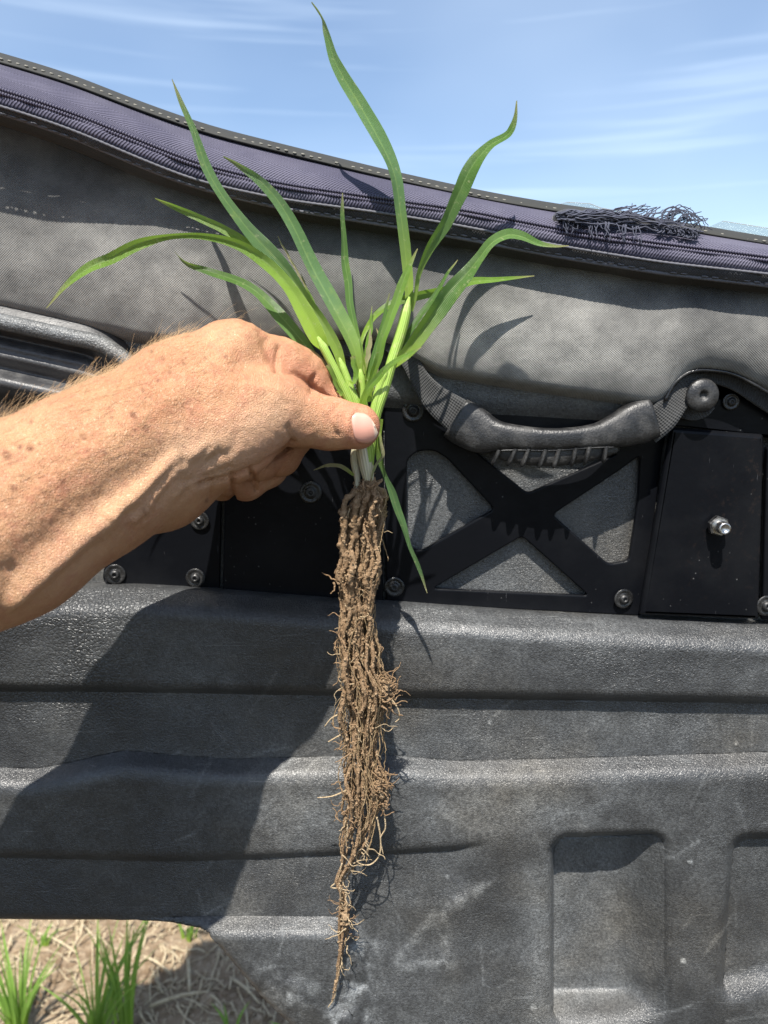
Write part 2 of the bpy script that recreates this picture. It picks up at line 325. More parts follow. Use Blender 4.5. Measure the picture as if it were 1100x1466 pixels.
# lower moulded shell
xs = np.arange(-500, 1420, 2.5); ys = np.arange(832, 1752, 2.5)
X, Y = np.meshgrid(xs, ys, indexing='ij')
l0 = ip(xs, [(-215, 862), (40, 852), (100, 843), (200, 842), (330, 849), (480, 861), (550, 865), (720, 877), (900, 887), (1100, 897), (1420, 912)])
l2 = ip(xs, [(-215, 974), (200, 977), (480, 982), (600, 985), (1100, 993), (1420, 1000)])
l4 = ip(xs, [(-215, 1106), (0, 1106), (55, 1108), (110, 1098), (180, 1082), (260, 1090), (330, 1094), (450, 1091), (560, 1089), (650, 1097), (800, 1094), (1100, 1084), (1420, 1080)])
l6 = ip(xs, [(-215, 1212), (0, 1214), (250, 1220), (480, 1211), (560, 1209), (650, 1204), (700, 1196), (1420, 1180)])
w6 = sst(710, 650, xs)
H = np.zeros_like(X)
for i in range(len(xs)):
    a, b, c, d = l0[i], l2[i], l4[i], l6[i]; m8 = float(sst(540, 470, xs[i]))
    k = [(832, -.031), (a-3, -.031), (a+5, -.0050), (a+27, .0092), (a+36, .0120), (b-30, .0116), (b-3, .0112), (b, .0108), (b+6, .0008), (c-24, .0012), (c-7, .0018), (c+18, .0140), (c+28, .0154), (d-20, .0150), (d-3, .0150),
         (d, .0148), (d+5, .0148-.0052*w6[i]), (d+85, .0125), (1310, .0120), (1338, .0120+.012*m8), (1380, .0135+.011*m8), (1752, .019)]
    H[i] = np.interp(ys, [q[0] for q in k], [q[1] for q in k])
H = blur(blur(H, .8, 1), 2.5, 0)
def rbox(x, y, cx, cy, hx, hy, r):
    qx = np.abs(x-cx)-hx+r; qy = np.abs(y-cy)-hy+r
    return np.hypot(np.maximum(qx, 0), np.maximum(qy, 0))+np.minimum(np.maximum(qx, qy), 0)-r
yt = Y+(X-800)*.035
p1 = sst(1, -4.5, rbox(X, yt, 871, 1330, 89, 143, 30))*(.04+.96*sst(965, 872, X)**.8)*sst(1478, 1405, Y)
xr = X+(Y-1200)*.07
p2 = sst(2, -10, rbox(xr, Y, 1190, 1310, 155, 125, 34))*sst(1445, 1385, Y-(X-1030)*-.25)
H -= .0275*p1 + .010*p2
rid = [[(705, 1258), (668, 1276), (645, 1292), (634, 1312), (640, 1345), (644, 1372)], [(562, 1382), (600, 1378), (648, 1373)], [(566, 1376), (590, 1340), (622, 1306)]]
rd = np.minimum.reduce([segd(X, Y, r) for r in rid])
H += .0004*np.exp(-(rd/5)**2) - .001*np.exp(-(segd(X, Y, [(590, 1350), (625, 1340)])/22)**2)
H += .003*np.exp(-(np.maximum(np.abs(X-655), 0)/14)**2)*sst(1240, 1290, Y) * .8
cr = np.exp(-((X-512)/26)**2)*sst(1315, 1360, Y) + np.exp(-(segd(X, Y, [(395, 1402), (440, 1425), (490, 1470)])/24)**2)
H += cr*.005*(vnoise(X, Y, 26, 5, 3)-.5) + cr*.002
H += .0016*(vnoise(X, Y, 90, 21, 2)-.5) + .0006*(vnoise(X, Y, 22, 22, 2)-.5)
yb = ip(xs, [(-215, 1312), (0, 1312), (150, 1314), (245, 1320), (290, 1329), (318, 1346), (345, 1379), (380, 1421), (430, 1468), (520, 1580), (600, 1752), (1420, 1752)])
Yc = np.minimum(Y, yb[:, None])
H -= .002*np.exp(-((yb[:, None]-Yc)/5)**2)
Vd = W(X, Yc, YD-H)
du = .17+.13*vnoise(X, Y, 150, 31, 4)
du += .34*np.exp(-(rd/8)**2)*sst(.25, .75, vnoise(X, Y, 12, 33, 2)) + .62*cr*sst(.35, .75, vnoise(X, Y, 16, 34, 4))
du += .30*np.exp(-((X-690)/110)**2-((Y-1150)/45)**2)+.26*np.exp(-((X-440)/90)**2-((Y-1160)/50)**2)+.22*p1+.25*np.exp(-((X-770)/25)**2)*sst(1180, 1260, Y)
du += .3*np.exp(-((X-330)/40)**2-((Y-1290)/26)**2)*vnoise(X, Y, 18, 41, 2)+.35*np.exp(-((X-855)/90)**2-((Y-1145)/30)**2)*vnoise(X, Y, 40, 44, 2)
du += .10*sst(400, 520, X)*sst(1000, 1030, Y)*sst(1095, 1060, Y)
for (a, b, r_) in [(985, 1228, 3.2), (975, 1370, 3.5), (762, 1436, 3.4), (700, 1030, 2.6), (1050, 1060, 2.6), (430, 1180, 2.6), (640, 1250, 2.4)]: du += 1.2*np.exp(-(((X-a)**2+(Y-b)**2)/r_**2)**2)
for q_ in range(46):
    x_, y_ = random.uniform(250, 1090), random.uniform(1010, 1460); a = random.gauss(-.9, .5); l_ = random.uniform(12, 70)
    du += random.uniform(.1, .3)*np.exp(-(segd(X, Y, [(x_, y_), (x_+l_*math.cos(a), y_+l_*math.sin(a))])/1.8)**2)
du -= .06*sst(300, 100, X); du = np.clip(du-.06, 0, 1)
fc = gridf(len(xs), len(ys)); okm = (Y < yb[:, None]).ravel(); fc = fc[okm[fc[:, 0]]]
shell = mk('door_shell', Vd.reshape(-1, 3), fc, M['leather'], DOOR, attrs={'dust': du, 'coarse': sst(330, 150, X+.0*Y)*sst(1100, 980, Y)+.45*sst(330, 620, X)*sst(985, 970, Y)})
md = shell.modifiers.new('thick', 'SOLIDIFY'); md.thickness = .004; md.offset = -1 if False else 1
# moulded liner behind the plates
xs = np.arange(120, 1400, 5.0); ys = np.arange(440, 900, 4.0); X, Y = np.meshgrid(xs, ys, indexing='ij')
H = -.022+.014*sst(618, 575, Y-(X-750)*.06)
mk('door_liner', W(X, Y, YD-blur(H, 1.5, 1)).reshape(-1, 3), gridf(len(xs), len(ys)), M['leather'], DOOR, attrs={'dust': np.full(X.shape, .16)+.2*vnoise(X, Y, 60, 4, 3)})
# pull pocket at the left
xs = np.arange(-500, 330, 2.5); ys = np.arange(430, 860, 2.5); X, Y = np.meshgrid(xs, ys, indexing='ij')
FB = [(-250, 408), (0, 452), (100, 474), (200, 495), (260, 503), (400, 500), (520, 488), (560, 500), (590, 520), (630, 543), (750, 561), (850, 575), (935, 588), (952, 582), (962, 566), (975, 548), (1000, 534), (1050, 541), (1100, 566), (1200, 620), (1400, 660)]
q = Y-ip(X, FB); q = q - 70*np.clip((X-110)/95, 0, 3)**2.2
H = np.interp(q, [-500, -200, -40, -6, 0, 6, 16, 24, 28, 33, 42, 50, 56, 68, 74, 80, 88, 98, 108, 114, 122, 300, 900], [-.03, -.02, -.012, .002, .008, .0085, .005, -.001, -.011, -.004, .001, -.0005, .002, -.002, -.007, .0, .0075, .0085, .005, -.002, -.018, -.022, -.022])
H = np.where(q < 0, np.interp(q, [-120, -40, -14, 0], [-.03, -.01, .004, .008]), H)
H = H+(-.0225-H)*np.maximum(sst(600, 630, Y), sst(235, 245, X)*sst(500, 530, Y))
mk('pull_pocket', W(X, Y, YD-blur(blur(H, 1, 1), 1, 0)).reshape(-1, 3), gridf(len(xs), len(ys)), M['smooth'], DOOR)
# pebbled rim above the pull pocket
xx = np.arange(-500, 262, 4.0); b = ip(xx, FB)+8+70*np.clip((xx-125)/105, 0, 3)**2.2
mb = MB(); mb.add(*tube(W(xx, b, YD-.0065), np.full(len(xx), .0052), 10, .02)); mb.build('pocket_rim', M['leather'], DOOR, attrs={'dust': np.full(len(xx)*10, .4)})
# canvas upper
xs = np.arange(-500, 1400, 5.0)
C0 = [(-250, 10), (0, 78), (100, 108), (200, 148), (300, 183), (400, 208), (550, 245), (700, 278), (800, 295), (900, 308), (1000, 325), (1100, 342), (1400, 385)]
C2 = [(-250, 66), (0, 130), (100, 162), (200, 203), (280, 236), (400, 265), (550, 287), (660, 302), (800, 330), (950, 351), (1100, 370), (1400, 410)]
C3 = [(-250, 88), (0, 150), (100, 183), (200, 226), (280, 258), (400, 284), (550, 304), (660, 322), (800, 351), (950, 375), (1100, 391), (1400, 430)]
C4 = [(-250, 98), (0, 161), (100, 195), (200, 238), (280, 269), (400, 298), (550, 322), (660, 341), (800, 368), (950, 392), (1100, 409), (1400, 450)]
def sm(c): return blur(ip(xs, c)[:, None], 6, 0)[:, 0]
c0, c2, c3, c4, fb = sm(C0), sm(C2), sm(C3), sm(C4), blur(ip(xs, FB)[:, None], 1.5, 0)[:, 0]
ext = .016*sst(330, -60, xs)
vv = np.linspace(0, 1, 90); Xf = xs[:, None]+0*vv; Yf = (c4-6)[:, None]+(fb-c4+6)[:, None]*vv
Of = .0015+.0155*np.sin(np.pi*np.clip(vv, 0, 1)**1.0)**.6*(.85+.15*sst(0, 600, Xf)) - .008*sst(.90, 1, vv)**2
Of = np.where(vv[None] > .95, Of-.007*((vv[None]-.95)/.05)**2, Of)
Of = Of + .004*(vnoise(Xf, Yf, 150, 51, 2)-.5)+.0012*(vnoise(Xf, Yf, 40, 52, 2)-.5)
Vf = W(Xf, Yf, YD-Of)
dF = .24+.36*sst(.15, .8, vv)[None]*(.5+.9*vnoise(Xf, Yf, 130, 61, 3))+.35*np.exp(-((Xf-740)/170)**2-((Yf-490)/55)**2)+.1*np.exp(-((Xf-150)/160)**2-((Yf-420)/50)**2) - .2*sst(850, 1000, Xf)*sst(480, 400, Yf)
mk('canvas_panel', Vf.reshape(-1, 3), gridf(len(xs), 90), M['fabric'], DOOR, uv=np.stack([Vf[..., 0], Vf[..., 2]], -1).reshape(-1, 2), attrs={'dust': np.clip(dF, 0, 1)})
def strip(name, ya, yb_, oa, ob, bul, mat, n=12, dust=.2):
    v = np.linspace(0, 1, n); Xs = xs[:, None]+0*v; Ys = ya[:, None]+(yb_-ya)[:, None]*v
    O = np.asarray(oa).reshape(-1, 1)*(1-v)+np.asarray(ob).reshape(-1, 1)*v + bul*np.sin(np.pi*v)
    O = O+.0030*(vnoise(Xs, 0*Ys, 46, 71, 2)-.5)*np.ones_like(Ys)
    P = W(Xs, Ys, YD-O); L_ = np.cumsum(np.r_[0, np.linalg.norm(np.diff(P[:, n//2], axis=0), axis=1)])
    Vv = np.linalg.norm(P-P[:, :1], axis=-1)
    o = mk(name, P.reshape(-1, 3), gridf(len(xs), n), mat, DOOR, uv=np.stack([L_[:, None]+0*v, Vv], -1).reshape(-1, 2), attrs={'dust': np.full(Xs.shape, dust)})
    md = o.modifiers.new('thick', 'SOLIDIFY'); md.thickness = .0012; md.offset = 1
    return o
e0 = ext*.5
strip('zip_tape', c0+8, c2-2, .004+e0, .026+ext, .005, M['tape'])
strip('zip_tape', c2+2, c3+1, .026+ext, .0255+ext, .002, M['tape'])
strip('hem', c3, c4, .0275+ext, .0225+ext, .001, M['hem'], dust=.3)
strip('hem', c4-3, c4+14, .0205+ext, .006+ext*.2, .0, M['hem'], dust=.1)
strip('back_canvas', c0+2, c0+60, -.004+e0*.4, -.02, .0, M['hem'], dust=.1)
strip('edge_binding', c0, c0+ip(xs, [(-250, 15), (0, 13), (300, 11), (1400, 9)]), .001+e0, .012+e0*1.25, .0025, M['trim'], dust=.2)
def rope(name, yc, off, r, mat, pitch, amp, parent=DOOR, x0=-495, x1=1395):
    xx = np.arange(x0, x1, pitch/4); k = np.arange(len(xx)); yy = np.interp(xx, xs, yc)
    P = W(xx, yy, YD-np.interp(xx, xs, np.broadcast_to(off, xs.shape)))
    mb = MB(); mb.add(*tube(P, r*(1+amp*np.where(k % 4 < 2, .5, -.5)), 6)); return mb.build(name, mat, parent)
rope('zip_coil', c2-3, .0283+ext, .0010, M['coil'], 4, .8); rope('zip_coil', c2+3, .0283+ext, .0010, M['coil'], 4, .8)
rope('hem_cord', c3+1, .029+ext, .00075, M['dthread'], 8, .2); rope('hem_cord', c4, .0245+ext, .0011, M['dthread'], 8, .08)
# stitches along the top binding
def stitches(name, yc, off, pitch, ln, r, mat):
    mb = MB()
    for x in np.arange(-240, 1380, pitch):
        if random.random() < .1: continue
        xa = np.array([x, x+ln/2, x+ln]); ya = np.interp(xa, xs, yc)+random.uniform(-.8, .8); o = np.interp(xa, xs, np.broadcast_to(off, xs.shape))+np.array([0, r, 0])
        mb.add(*tube(W(xa, ya, YD-o), r, 5))
    mb.build(name, mat, DOOR)
stitches('binding_stitches', c0+5, .0115+e0*1.15, 12, 4.5, .00055, M['thread'])
stitches('hem_stitches', (c3+c4)/2+5, .026+ext, 15, 9, .0005, M['dthread'])
# window vinyl showing above the binding
for poly in ([(795, 294), (812, 289), (845, 291), (860, 297), (930, 310), (930, 330), (795, 312)], [(1003, 330), (1035, 316), (1110, 328), (1280, 352), (1280, 395), (1010, 345)], [(258, 172), (300, 181), (330, 192), (330, 205), (258, 190)]):
    a = W([p[0] for p in poly], [p[1] for p in poly], YD+.004); c = a+np.array([0, .0016, 0]); n = len(poly)
    mk('window_vinyl', np.r_[a, c], [tuple(range(n))[::-1], tuple(range(n, 2*n))]+[(i, (i+1) % n, n+(i+1) % n, n+i) for i in range(n)], M['vinyl'], DOOR, smooth=False)
# steel plates
def rounded(poly, r, n=4):
    out_ = []; N = len(poly)
    for i in range(N):
        p, a, b = (np.array(poly[j % N], float) for j in (i, i-1, i+1)); rr = min(r, .4*np.linalg.norm(a-p), .4*np.linalg.norm(b-p))
        s, e = p+rr*nrm(a-p), p+rr*nrm(b-p)
        for t in np.linspace(0, 1, n): out_.append((1-t)**2*s+2*t*(1-t)*p+t*t*e)
    return out_
def plate(name, poly, off, th, mat, holes=(), r=8, bev=.0008, dust=0.0, parent=DOOR):
    cu = bpy.data.curves.new(name, 'CURVE'); cu.dimensions = '2D'; cu.fill_mode = 'BOTH'; cu.extrude = th/2-bev; cu.bevel_depth = bev; cu.bevel_resolution = 2; cu.offset = -bev
    for pl in [poly]+list(holes):
        pts = rounded(pl, r); a = W([p[0] for p in pts], [p[1] for p in pts], YD-off)
        sp = cu.splines.new('POLY'); sp.points.add(len(pts)-1); sp.use_cyclic_u = True
        for q_, p in zip(sp.points, a): q_.co = (p[0], p[2], 0, 1)
    o = bpy.data.objects.new('tmp', cu); COL.objects.link(o)
    me = bpy.data.meshes.new_from_object(o.evaluated_get(bpy.context.evaluated_depsgraph_get())); bpy.data.objects.remove(o)
    v = np.zeros(len(me.vertices)*3); me.vertices.foreach_get('co', v); v = v.reshape(-1, 3)
    v = np.stack([v[:, 0], YD-off+th/2-v[:, 2], v[:, 1]], -1); me.vertices.foreach_set('co', v.ravel())
    me.name = name; me.materials.clear(); me.materials.append(mat)
    at = me.attributes.new('dust', 'FLOAT', 'POINT'); px, py = toPx(v)
    at.data.foreach_set('value', (dust*np.exp(-((px-1085)/60)**2-((py-740)/60)**2)).astype(np.float32) if dust else np.zeros(len(v), np.float32))
    for p in me.polygons: p.use_smooth = False
    me.update(); o = bpy.data.objects.new(name, me); COL.objects.link(o); put(o, parent); return o
X_HOLES = [[(583, 658), (598, 646), (622, 645), (640, 656), (708, 729), (603, 789), (582, 782)], [(620, 843), (748, 768), (843, 853)],
           [(792, 737), (890, 672), (917, 652), (914, 716), (901, 803), (872, 808)], [(676, 642), (885, 650), (756, 706)]]
plate('brace_plate', [(550, 572), (600, 562), (960, 600), (950, 640), (920, 882), (553, 864)], -.0145, .0045, M['plate'], X_HOLES, 7, .0012)
plate('side_plate', [(325, 540), (546, 540), (549, 864), (318, 851)], -.0125, .005, M['plate'], (), 5, .0016)
plate('corner_plate', [(199, 640), (320, 560), (314, 850), (160, 845), (146, 830), (150, 806), (180, 775)], -.0165, .004, M['plate'], (), 10, .0008)
plate('mounting_plate', [(962, 612), (1095, 622), (1095, 640), (1088, 888), (917, 881)], -.002, .007, M['plate'], (), 4, .0030, dust=2.0)
plate('mounting_plate', [(1099, 640), (1200, 640), (1200, 893), (1092, 888)], -.006, .005, M['plate'], (), 4, .0012)
plate('bracket', [(958, 606), (985, 556), (1015, 540), (1050, 547), (1110, 585), (1200, 640), (1200, 632), (962, 611)][:6]+[(1200, 635), (962, 609)], -.008, .004, M['plate'], (), 4, .0008)
# bolts
def lathe(prof, n=24):
    v = []; f = []
    for r, h in prof:
        for k in range(n): a = 2*math.pi*k/n; v.append((r*math.cos(a), -h, r*math.sin(a)))
    for i in range(len(prof)-1):
        for k in range(n): j = (k+1) % n; f.append((i*n+k, i*n+j, (i+1)*n+j, (i+1)*n+k))
    return np.array(v), f
mm_ = .001
def bolt(px, py, off, R=7.5, mat='black', silver=False):
    sc_ = 1.0*ax(py, YD)/F*R/7.5   # one pixel at that distance
    s = sc_*7.5
    v, f = lathe([(1.0*s, 0), (1.0*s, .28*s), (.92*s, .55*s), (.72*s, .78*s), (.5*s, .88*s), (.42*s, .86*s), (.38*s, .45*s), (.12*s, .42*s), (.10*s, .6*s), (.0001, .6*s)])
    o = mk('bolt', v, f, M['metal'] if silver else M[mat], DOOR); o.matrix_parent_inverse = Matrix.Translation(-DOOR.location); o.location = Vector(W(px, py, YD-off)); o.rotation_euler = (random.gauss(0, .06), random.uniform(0, 6.28), random.gauss(0, .06))
    v, f = lathe([(.6*s, .0), (1.95*s, .0), (2.05*s, .1*s), (1.95*s, .2*s), (1.6*s, .26*s), (1.45*s, .16*s), (1.05*s, .14*s), (.9*s, .3*s)])
    mk('washer', v, f, M['black'], o)
    return o
for a in [(592, 588, -.0124, 8), (286, 745, -.0146, 7), (280, 827, -.0146, 7), (165, 822, -.0146, 7.5), (565, 840, -.0124, 7.2), (893, 857, -.0124, 7.2), (1097, 867, -.0036, 7.5), (1047, 575, -.006, 6)]: bolt(*a)
bolt(445, 705, -.0101, 8, 'grip')
# stud with hex nut on the mounting plate
s = ax(752, YD)/F
v, f = lathe([(15*s, 0), (15*s, 8*s), (13*s, 11*s), (7*s, 11.2*s)], 6); o = mk('hex_nut', v, f, M['metal'], DOOR, smooth=False); o.location = Vector(W(1027, 752, YD-.001)); o.rotation_euler = (0, .3, 0)
v, f = lathe([(9*s, 8*s), (9*s, 24*s), (8*s, 26.5*s), (6*s, 27*s), (5*s, 24.5*s), (.001*s, 24*s)], 16); mk('threaded_end', v, f, M['metal'], o)
# webbing straps and grab handle
def ribbon(name, pts, mat, th=.0016, n=50, parent=DOOR, roll=0):
    p = cat(pts, n); P = W(p[:, 0], p[:, 1], YD-p[:, 2]); t = nrm(np.gradient(P, axis=0)); a = nrm(np.cross(t, [0, 1, 0])); b = np.cross(t, a)
    hw = p[:, 3]*ax(p[:, 1], YD-p[:, 2])/F
    rl = (p[:, 4] if p.shape[1] > 4 else np.zeros(n))
    d = np.cos(rl)[:, None]*a+np.sin(rl)[:, None]*b
    u = np.linspace(-1, 1, 7); V = P[:, None]+d[:, None]*hw[:, None, None]*u[None, :, None]
    V = V+ (b*.0008)[:, None]*(1-u**2)[None, :, None]*-1
    L_ = np.cumsum(np.r_[0, np.linalg.norm(np.diff(P, axis=0), axis=1)])
    uv = np.stack(np.broadcast_arrays(L_[:, None], u[None]*.011), -1).reshape(-1, 2)
    o = mk(name, V.reshape(-1, 3), gridf(n, 7), mat, parent, uv=uv, attrs={'dust': np.full(n*7, .3)})
    md = o.modifiers.new('thick', 'SOLIDIFY'); md.thickness = th; md.offset = 0; return o
ribbon('webbing_strap', [(536, 470, -.004, 15), (560, 488, .002, 15), (585, 514, .004, 13), (603, 545, .004, 14), (625, 572, .003, 20), (662, 600, .004, 26)], M['web'])
ribbon('webbing_strap', [(400, 500, -.006, 16), (470, 490, -.003, 18), (540, 500, -.004, 26), (565, 540, -.010, 30)], M['web'])
ribbon('webbing_strap', [(925, 615, .004, 24), (948, 598, .006, 22), (968, 574, .006, 19), (985, 556, .004, 19), (1010, 552, .000, 16)], M['web'])
ribbon('webbing_strap', [(968, 592, -.002, 6), (985, 585, .000, 18), (1005, 578, .002, 20), (1018, 572, .002, 14)], M['web'])
ribbon('binding_strap', [(955, 583, -.006, 4), (962, 556, -.001, 8), (985, 541, .001, 9), (1010, 538, .001, 9), (1050, 547, .000, 10), (1095, 573, .000, 12), (1200, 640, -.004, 12)], M['web'])
mbx = MB(); xx = np.array([952, 966, 985, 1010, 1050, 1098, 1210]); yy = np.array([574, 549, 534, 530, 536, 561, 628]); pp = cat(np.stack([xx, yy], 1), 60)
mbx.add(*tube(W(pp[:, 0], pp[:, 1], YD-.008), .0012, 6)); mbx.build('binding_cord', M['black'], DOOR)
o = mk('rivet_disc', *lathe([(.0001, .0), (22*s, 0), (23*s, 2*s), (21*s, 5*s), (9*s, 8*s), (6*s, 7*s), (5*s, 3*s), (.0001, 3*s)]), M['grip'], DOOR); o.location = Vector(W(1005, 566, YD-.007))
HANDLE = empty('grab_handle', tuple(W(790, 640, YD-.02)), 'x', 'x'); 
for k in ('label', 'category'): del HANDLE[k]
put(HANDLE, DOOR)
gp = cat([(652, 598, .004, 31, 27), (668, 608, .005, 32, 28), (694, 621, .007, 29, 27), (722, 625, .010, 20, 24), (790, 629, .012, 16, 22), (850, 624, .011, 17, 22), (884, 616, .008, 25, 25), (908, 607, .005, 31, 28), (934, 598, .004, 30, 27)], 64)
P = W(gp[:, 0], gp[:, 1], YD-gp[:, 2]); t = nrm(np.gradient(P, axis=0)); a_ = nrm(np.cross(t, [0, 1, 0])); b_ = np.cross(t, a_)
th = np.linspace(0, 2*np.pi, 28, endpoint=False); pxs = ax(gp[:, 1], YD-gp[:, 2])/F
def sup(c, e): return np.sign(c)*np.abs(c)**e
V = P[:, None]+(gp[:, 3]*pxs)[:, None, None]*sup(np.cos(th), .7)[None, :, None]*a_[:, None]+(gp[:, 4]*pxs*.62)[:, None, None]*sup(np.sin(th), .7)[None, :, None]*b_[:, None]
# hollow ends
V0 = P[0]+(V[0]-P[0])*.82; V1 = P[-1]+(V[-1]-P[-1])*.82; V0b = V0+t[0]*.012; V1b = V1-t[-1]*.012
Va = np.concatenate([V0b[None], V0[None], V, V1[None], V1b[None]]); n = len(Va)
f = [(i*28+j, i*28+(j+1) % 28, (i+1)*28+(j+1) % 28, (i+1)*28+j) for i in range(n-1) for j in range(28)]
GRIP = mk('rubber_grip', Va.reshape(-1, 3), f+[tuple(range(28)), tuple(range((n-1)*28, n*28))], M['grip'], DOOR)
HN = bpy.data.objects; HN.remove(HANDLE)
def under(i): return a_[i] if a_[i][2] < 0 else -a_[i]
FWD = np.array([0, -1.0, 0])
for k in range(8):                                                  # finger ribs under the grip, open slots between them
    i = int((.25+.50*k/7)*63); s = pxs[i]; dn = under(i); c = P[i]+dn*(gp[i, 3]-3)*s
    ln = (22+6*math.sin(math.pi*(k+.5)/8))*s; lean = t[i]*(-7*s); nn = 12; vv_ = []
    for (h_, wx, wy) in [(0, 1.25, 1.0), (.3, 1.0, 1.0), (.7, .95, .95), (.92, .8, .8), (1, .45, .5)]:
        for q_ in range(nn):
            an = 2*math.pi*q_/nn; cc, ss = sup(np.cos(an), .7), sup(np.sin(an), .7)
            vv_.append(c+dn*h_*ln+lean*h_+t[i]*3.3*s*wx*cc+FWD*(10*s*wy)*ss+FWD*2.5*s)
    ff = [(r*nn+q_, r*nn+(q_+1) % nn, (r+1)*nn+(q_+1) % nn, (r+1)*nn+q_) for r in range(4) for q_ in range(nn)]+[tuple(range(4*nn, 5*nn))]
    mk('grip_rib', np.array(vv_), ff, M['grip'], GRIP)
rr = range(13, 52); nq = 14                                         # moulded web behind and round the ribs
RP = np.array([P[i]+under(i)*(gp[i, 3]+5*math.sin(math.pi*(i-13)/38)**.5)*pxs[i]-FWD*.0012 for i in rr])
RR = np.array([18*math.sin(math.pi*(i-12.5)/39)**.4*pxs[i] for i in rr]); mb = MB(); mb.add(*tube(RP, RR, 14, ell=.42)); mb.build('grip_web', M['grip'], GRIP)
LP = np.array([P[i]+under(i)*(gp[i, 3]-1)*pxs[i]+FWD*gp[i, 4]*.40*pxs[i] for i in range(15, 50)]); mb = MB(); mb.add(*tube(LP, .0005, 8)); mb.build('grip_lip', M['grip'], GRIP)
# torn strap fraying at the top of the zip
mb = MB()
def px_tube(pts, off0, off1, r, n=14, wob=1.5):
    p = cat([(x, y) for x, y in pts], n)+RNG.normal(0, wob, (n, 2))*np.linspace(.3, 1, n)[:, None]
    mb.add(*tube(W(p[:, 0], p[:, 1], YD-np.linspace(off0, off1, n)), np.linspace(r, r*.6, n), 4))
zx = lambda x: float(np.interp(x, xs, c0))
for i in range(110):
    x = random.uniform(795, 830); e = random.uniform(870, 1005)
    mid_ = (x+e)/2; lift = random.uniform(-4, 14)
    u = random.uniform(-7, 9)
    px_tube([(x, zx(x)+14+u*.7), (mid_, zx(mid_)+8+u-lift*.3), (e, zx(e)+8+u*.8)], random.uniform(.022, .034), .022, .00042, 16, 3.6)
for i in range(46):
    x = random.uniform(860, 985); px_tube([(x, zx(x)+8), (x+random.uniform(5, 20), zx(x)-random.uniform(-4, 8)), (x+random.uniform(12, 50), zx(x)-random.uniform(2, 18))], .024, .02, .0004, 9, 1)
for i in range(11):
    x = random.uniform(945, 975); hgt = random.uniform(8, 26); px_tube([(x, zx(x)+8), (x+4, zx(x)-hgt*.7), (x+18, zx(x)-hgt), (x+34, zx(x)-hgt*.5), (x+40+random.uniform(-3, 8), zx(x)+8)], .024, .024, .00035, 16, 1.6)
for i in range(60):
    x = random.uniform(945, 1003); a = random.uniform(0, 6.28); px_tube([(x, zx(x)+11), (x+6*math.cos(a), zx(x)+11+5*math.sin(a)), (x+9*math.cos(a+.8), zx(x)+11+7*math.sin(a+.8))], .026, .03, .0006, 6, .6)
for i in range(26):
    x = random.uniform(800, 920); px_tube([(x, zx(x)+14), (x+random.uniform(-4, 6), zx(x)+24), (x+random.uniform(-6, 10), zx(x)+random.uniform(26, 42))], .03, .033, .0004, 8, 1)
mb.build('frayed_strap', M['fray'], DOOR, kind='stuff')
# loop of the torn strap
ribbon('torn_strap', [(800, 325, .024, 4), (797, 312, .025, 5), (815, 305, .026, 5), (850, 311, .026, 4), (890, 316, .025, 5), (940, 322, .024, 5), (1000, 334, .024, 5)], M['hem'], .002)

# ------------------------------------------------------------------ the arm and hand (one continuous surface, marched from a distance field)
def S(px, py, Y, r): return (W(px, py, Y), r*ax(py, Y)/F)
def cone(p, A, B):
    a, ra = A; b, rb = B; ab = b-a; t = np.clip((p-a)@ab/(ab@ab), 0, 1)
    return np.linalg.norm(p-a-t[:, None]*ab, axis=1)-(ra+(rb-ra)*t)
def smin(a, b, k): h = np.clip(.5+.5*(b-a)/k, 0, 1); return b+(a-b)*h-k*h*(1-h)
def chain(p, sp, k=.004):
    d = None
    for A, B in zip(sp[:-1], sp[1:]):
        c = cone(p, A, B); d = c if d is None else smin(d, c, k)
    return d
FOREARM = [S(-640, 980, .25, 190), S(-300, 868, .296, 165), S(0, 752, .344, 133), S(130, 680, .368, 113), S(212, 640, .384, 98)]
FORE2 = [S(-300, 880, .33, 110), S(0, 768, .374, 106), S(200, 660, .408, 82)]
DORSI = [S(205, 625, .388, 96), S(270, 575, .402, 86), S(333, 526, .415, 64)]
PALM = [[S(215, 650, .406, 84), S(348, 560, .446, 52)], [S(225, 665, .416, 76), S(335, 598, .464, 47)], [S(230, 680, .420, 70), S(312, 632, .474, 42)]]
THEN = [S(225, 655, .388, 84), S(320, 607, .398, 78), S(385, 586, .405, 61)]
HEEL = [S(232, 692, .398, 66), S(300, 640, .420, 56)]
TH = [S(385, 584, .405, 60), S(428, 596, .408, 41.5), S(470, 606, .4105, 36), S(512, 611, .4135, 32.5)]
IDX = [S(333, 526, .415, 63), S(395, 533, .428, 48), S(428, 543, .436, 42), S(466, 577, .441, 33), S(500, 606, .444, 27)]
MIDF = [S(348, 560, .446, 50), S(408, 592, .458, 38), S(418, 622, .455, 30), S(400, 652, .448, 29), S(368, 664, .436, 26)]
RING = [S(335, 598, .464, 45), S(380, 640, .470, 34), S(382, 668, .466, 29), S(352, 688, .458, 27.5), S(318, 682, .442, 25)]
PINK = [S(312, 632, .474, 40), S(335, 668, .478, 29), S(318, 690, .468, 25), S(290, 684, .452, 24)]
def sdf(p):
    g = chain(p, FOREARM, .012); g = smin(g, chain(p, FORE2, .01), .016); g = smin(g, chain(p, DORSI, .01), .014)
    for q_ in PALM: g = smin(g, chain(p, q_), .012)
    g = smin(g, chain(p, THEN, .012), .007); g = smin(g, chain(p, HEEL), .010)
    i = chain(p, IDX, .005); t = chain(p, TH, .005)
    g = smin(g, i, .005); g = smin(g, t, .0028)
    fl = smin(smin(chain(p, MIDF, .004), chain(p, RING, .004), .001), chain(p, PINK, .004), .001)
    return smin(g, fl, .0015)
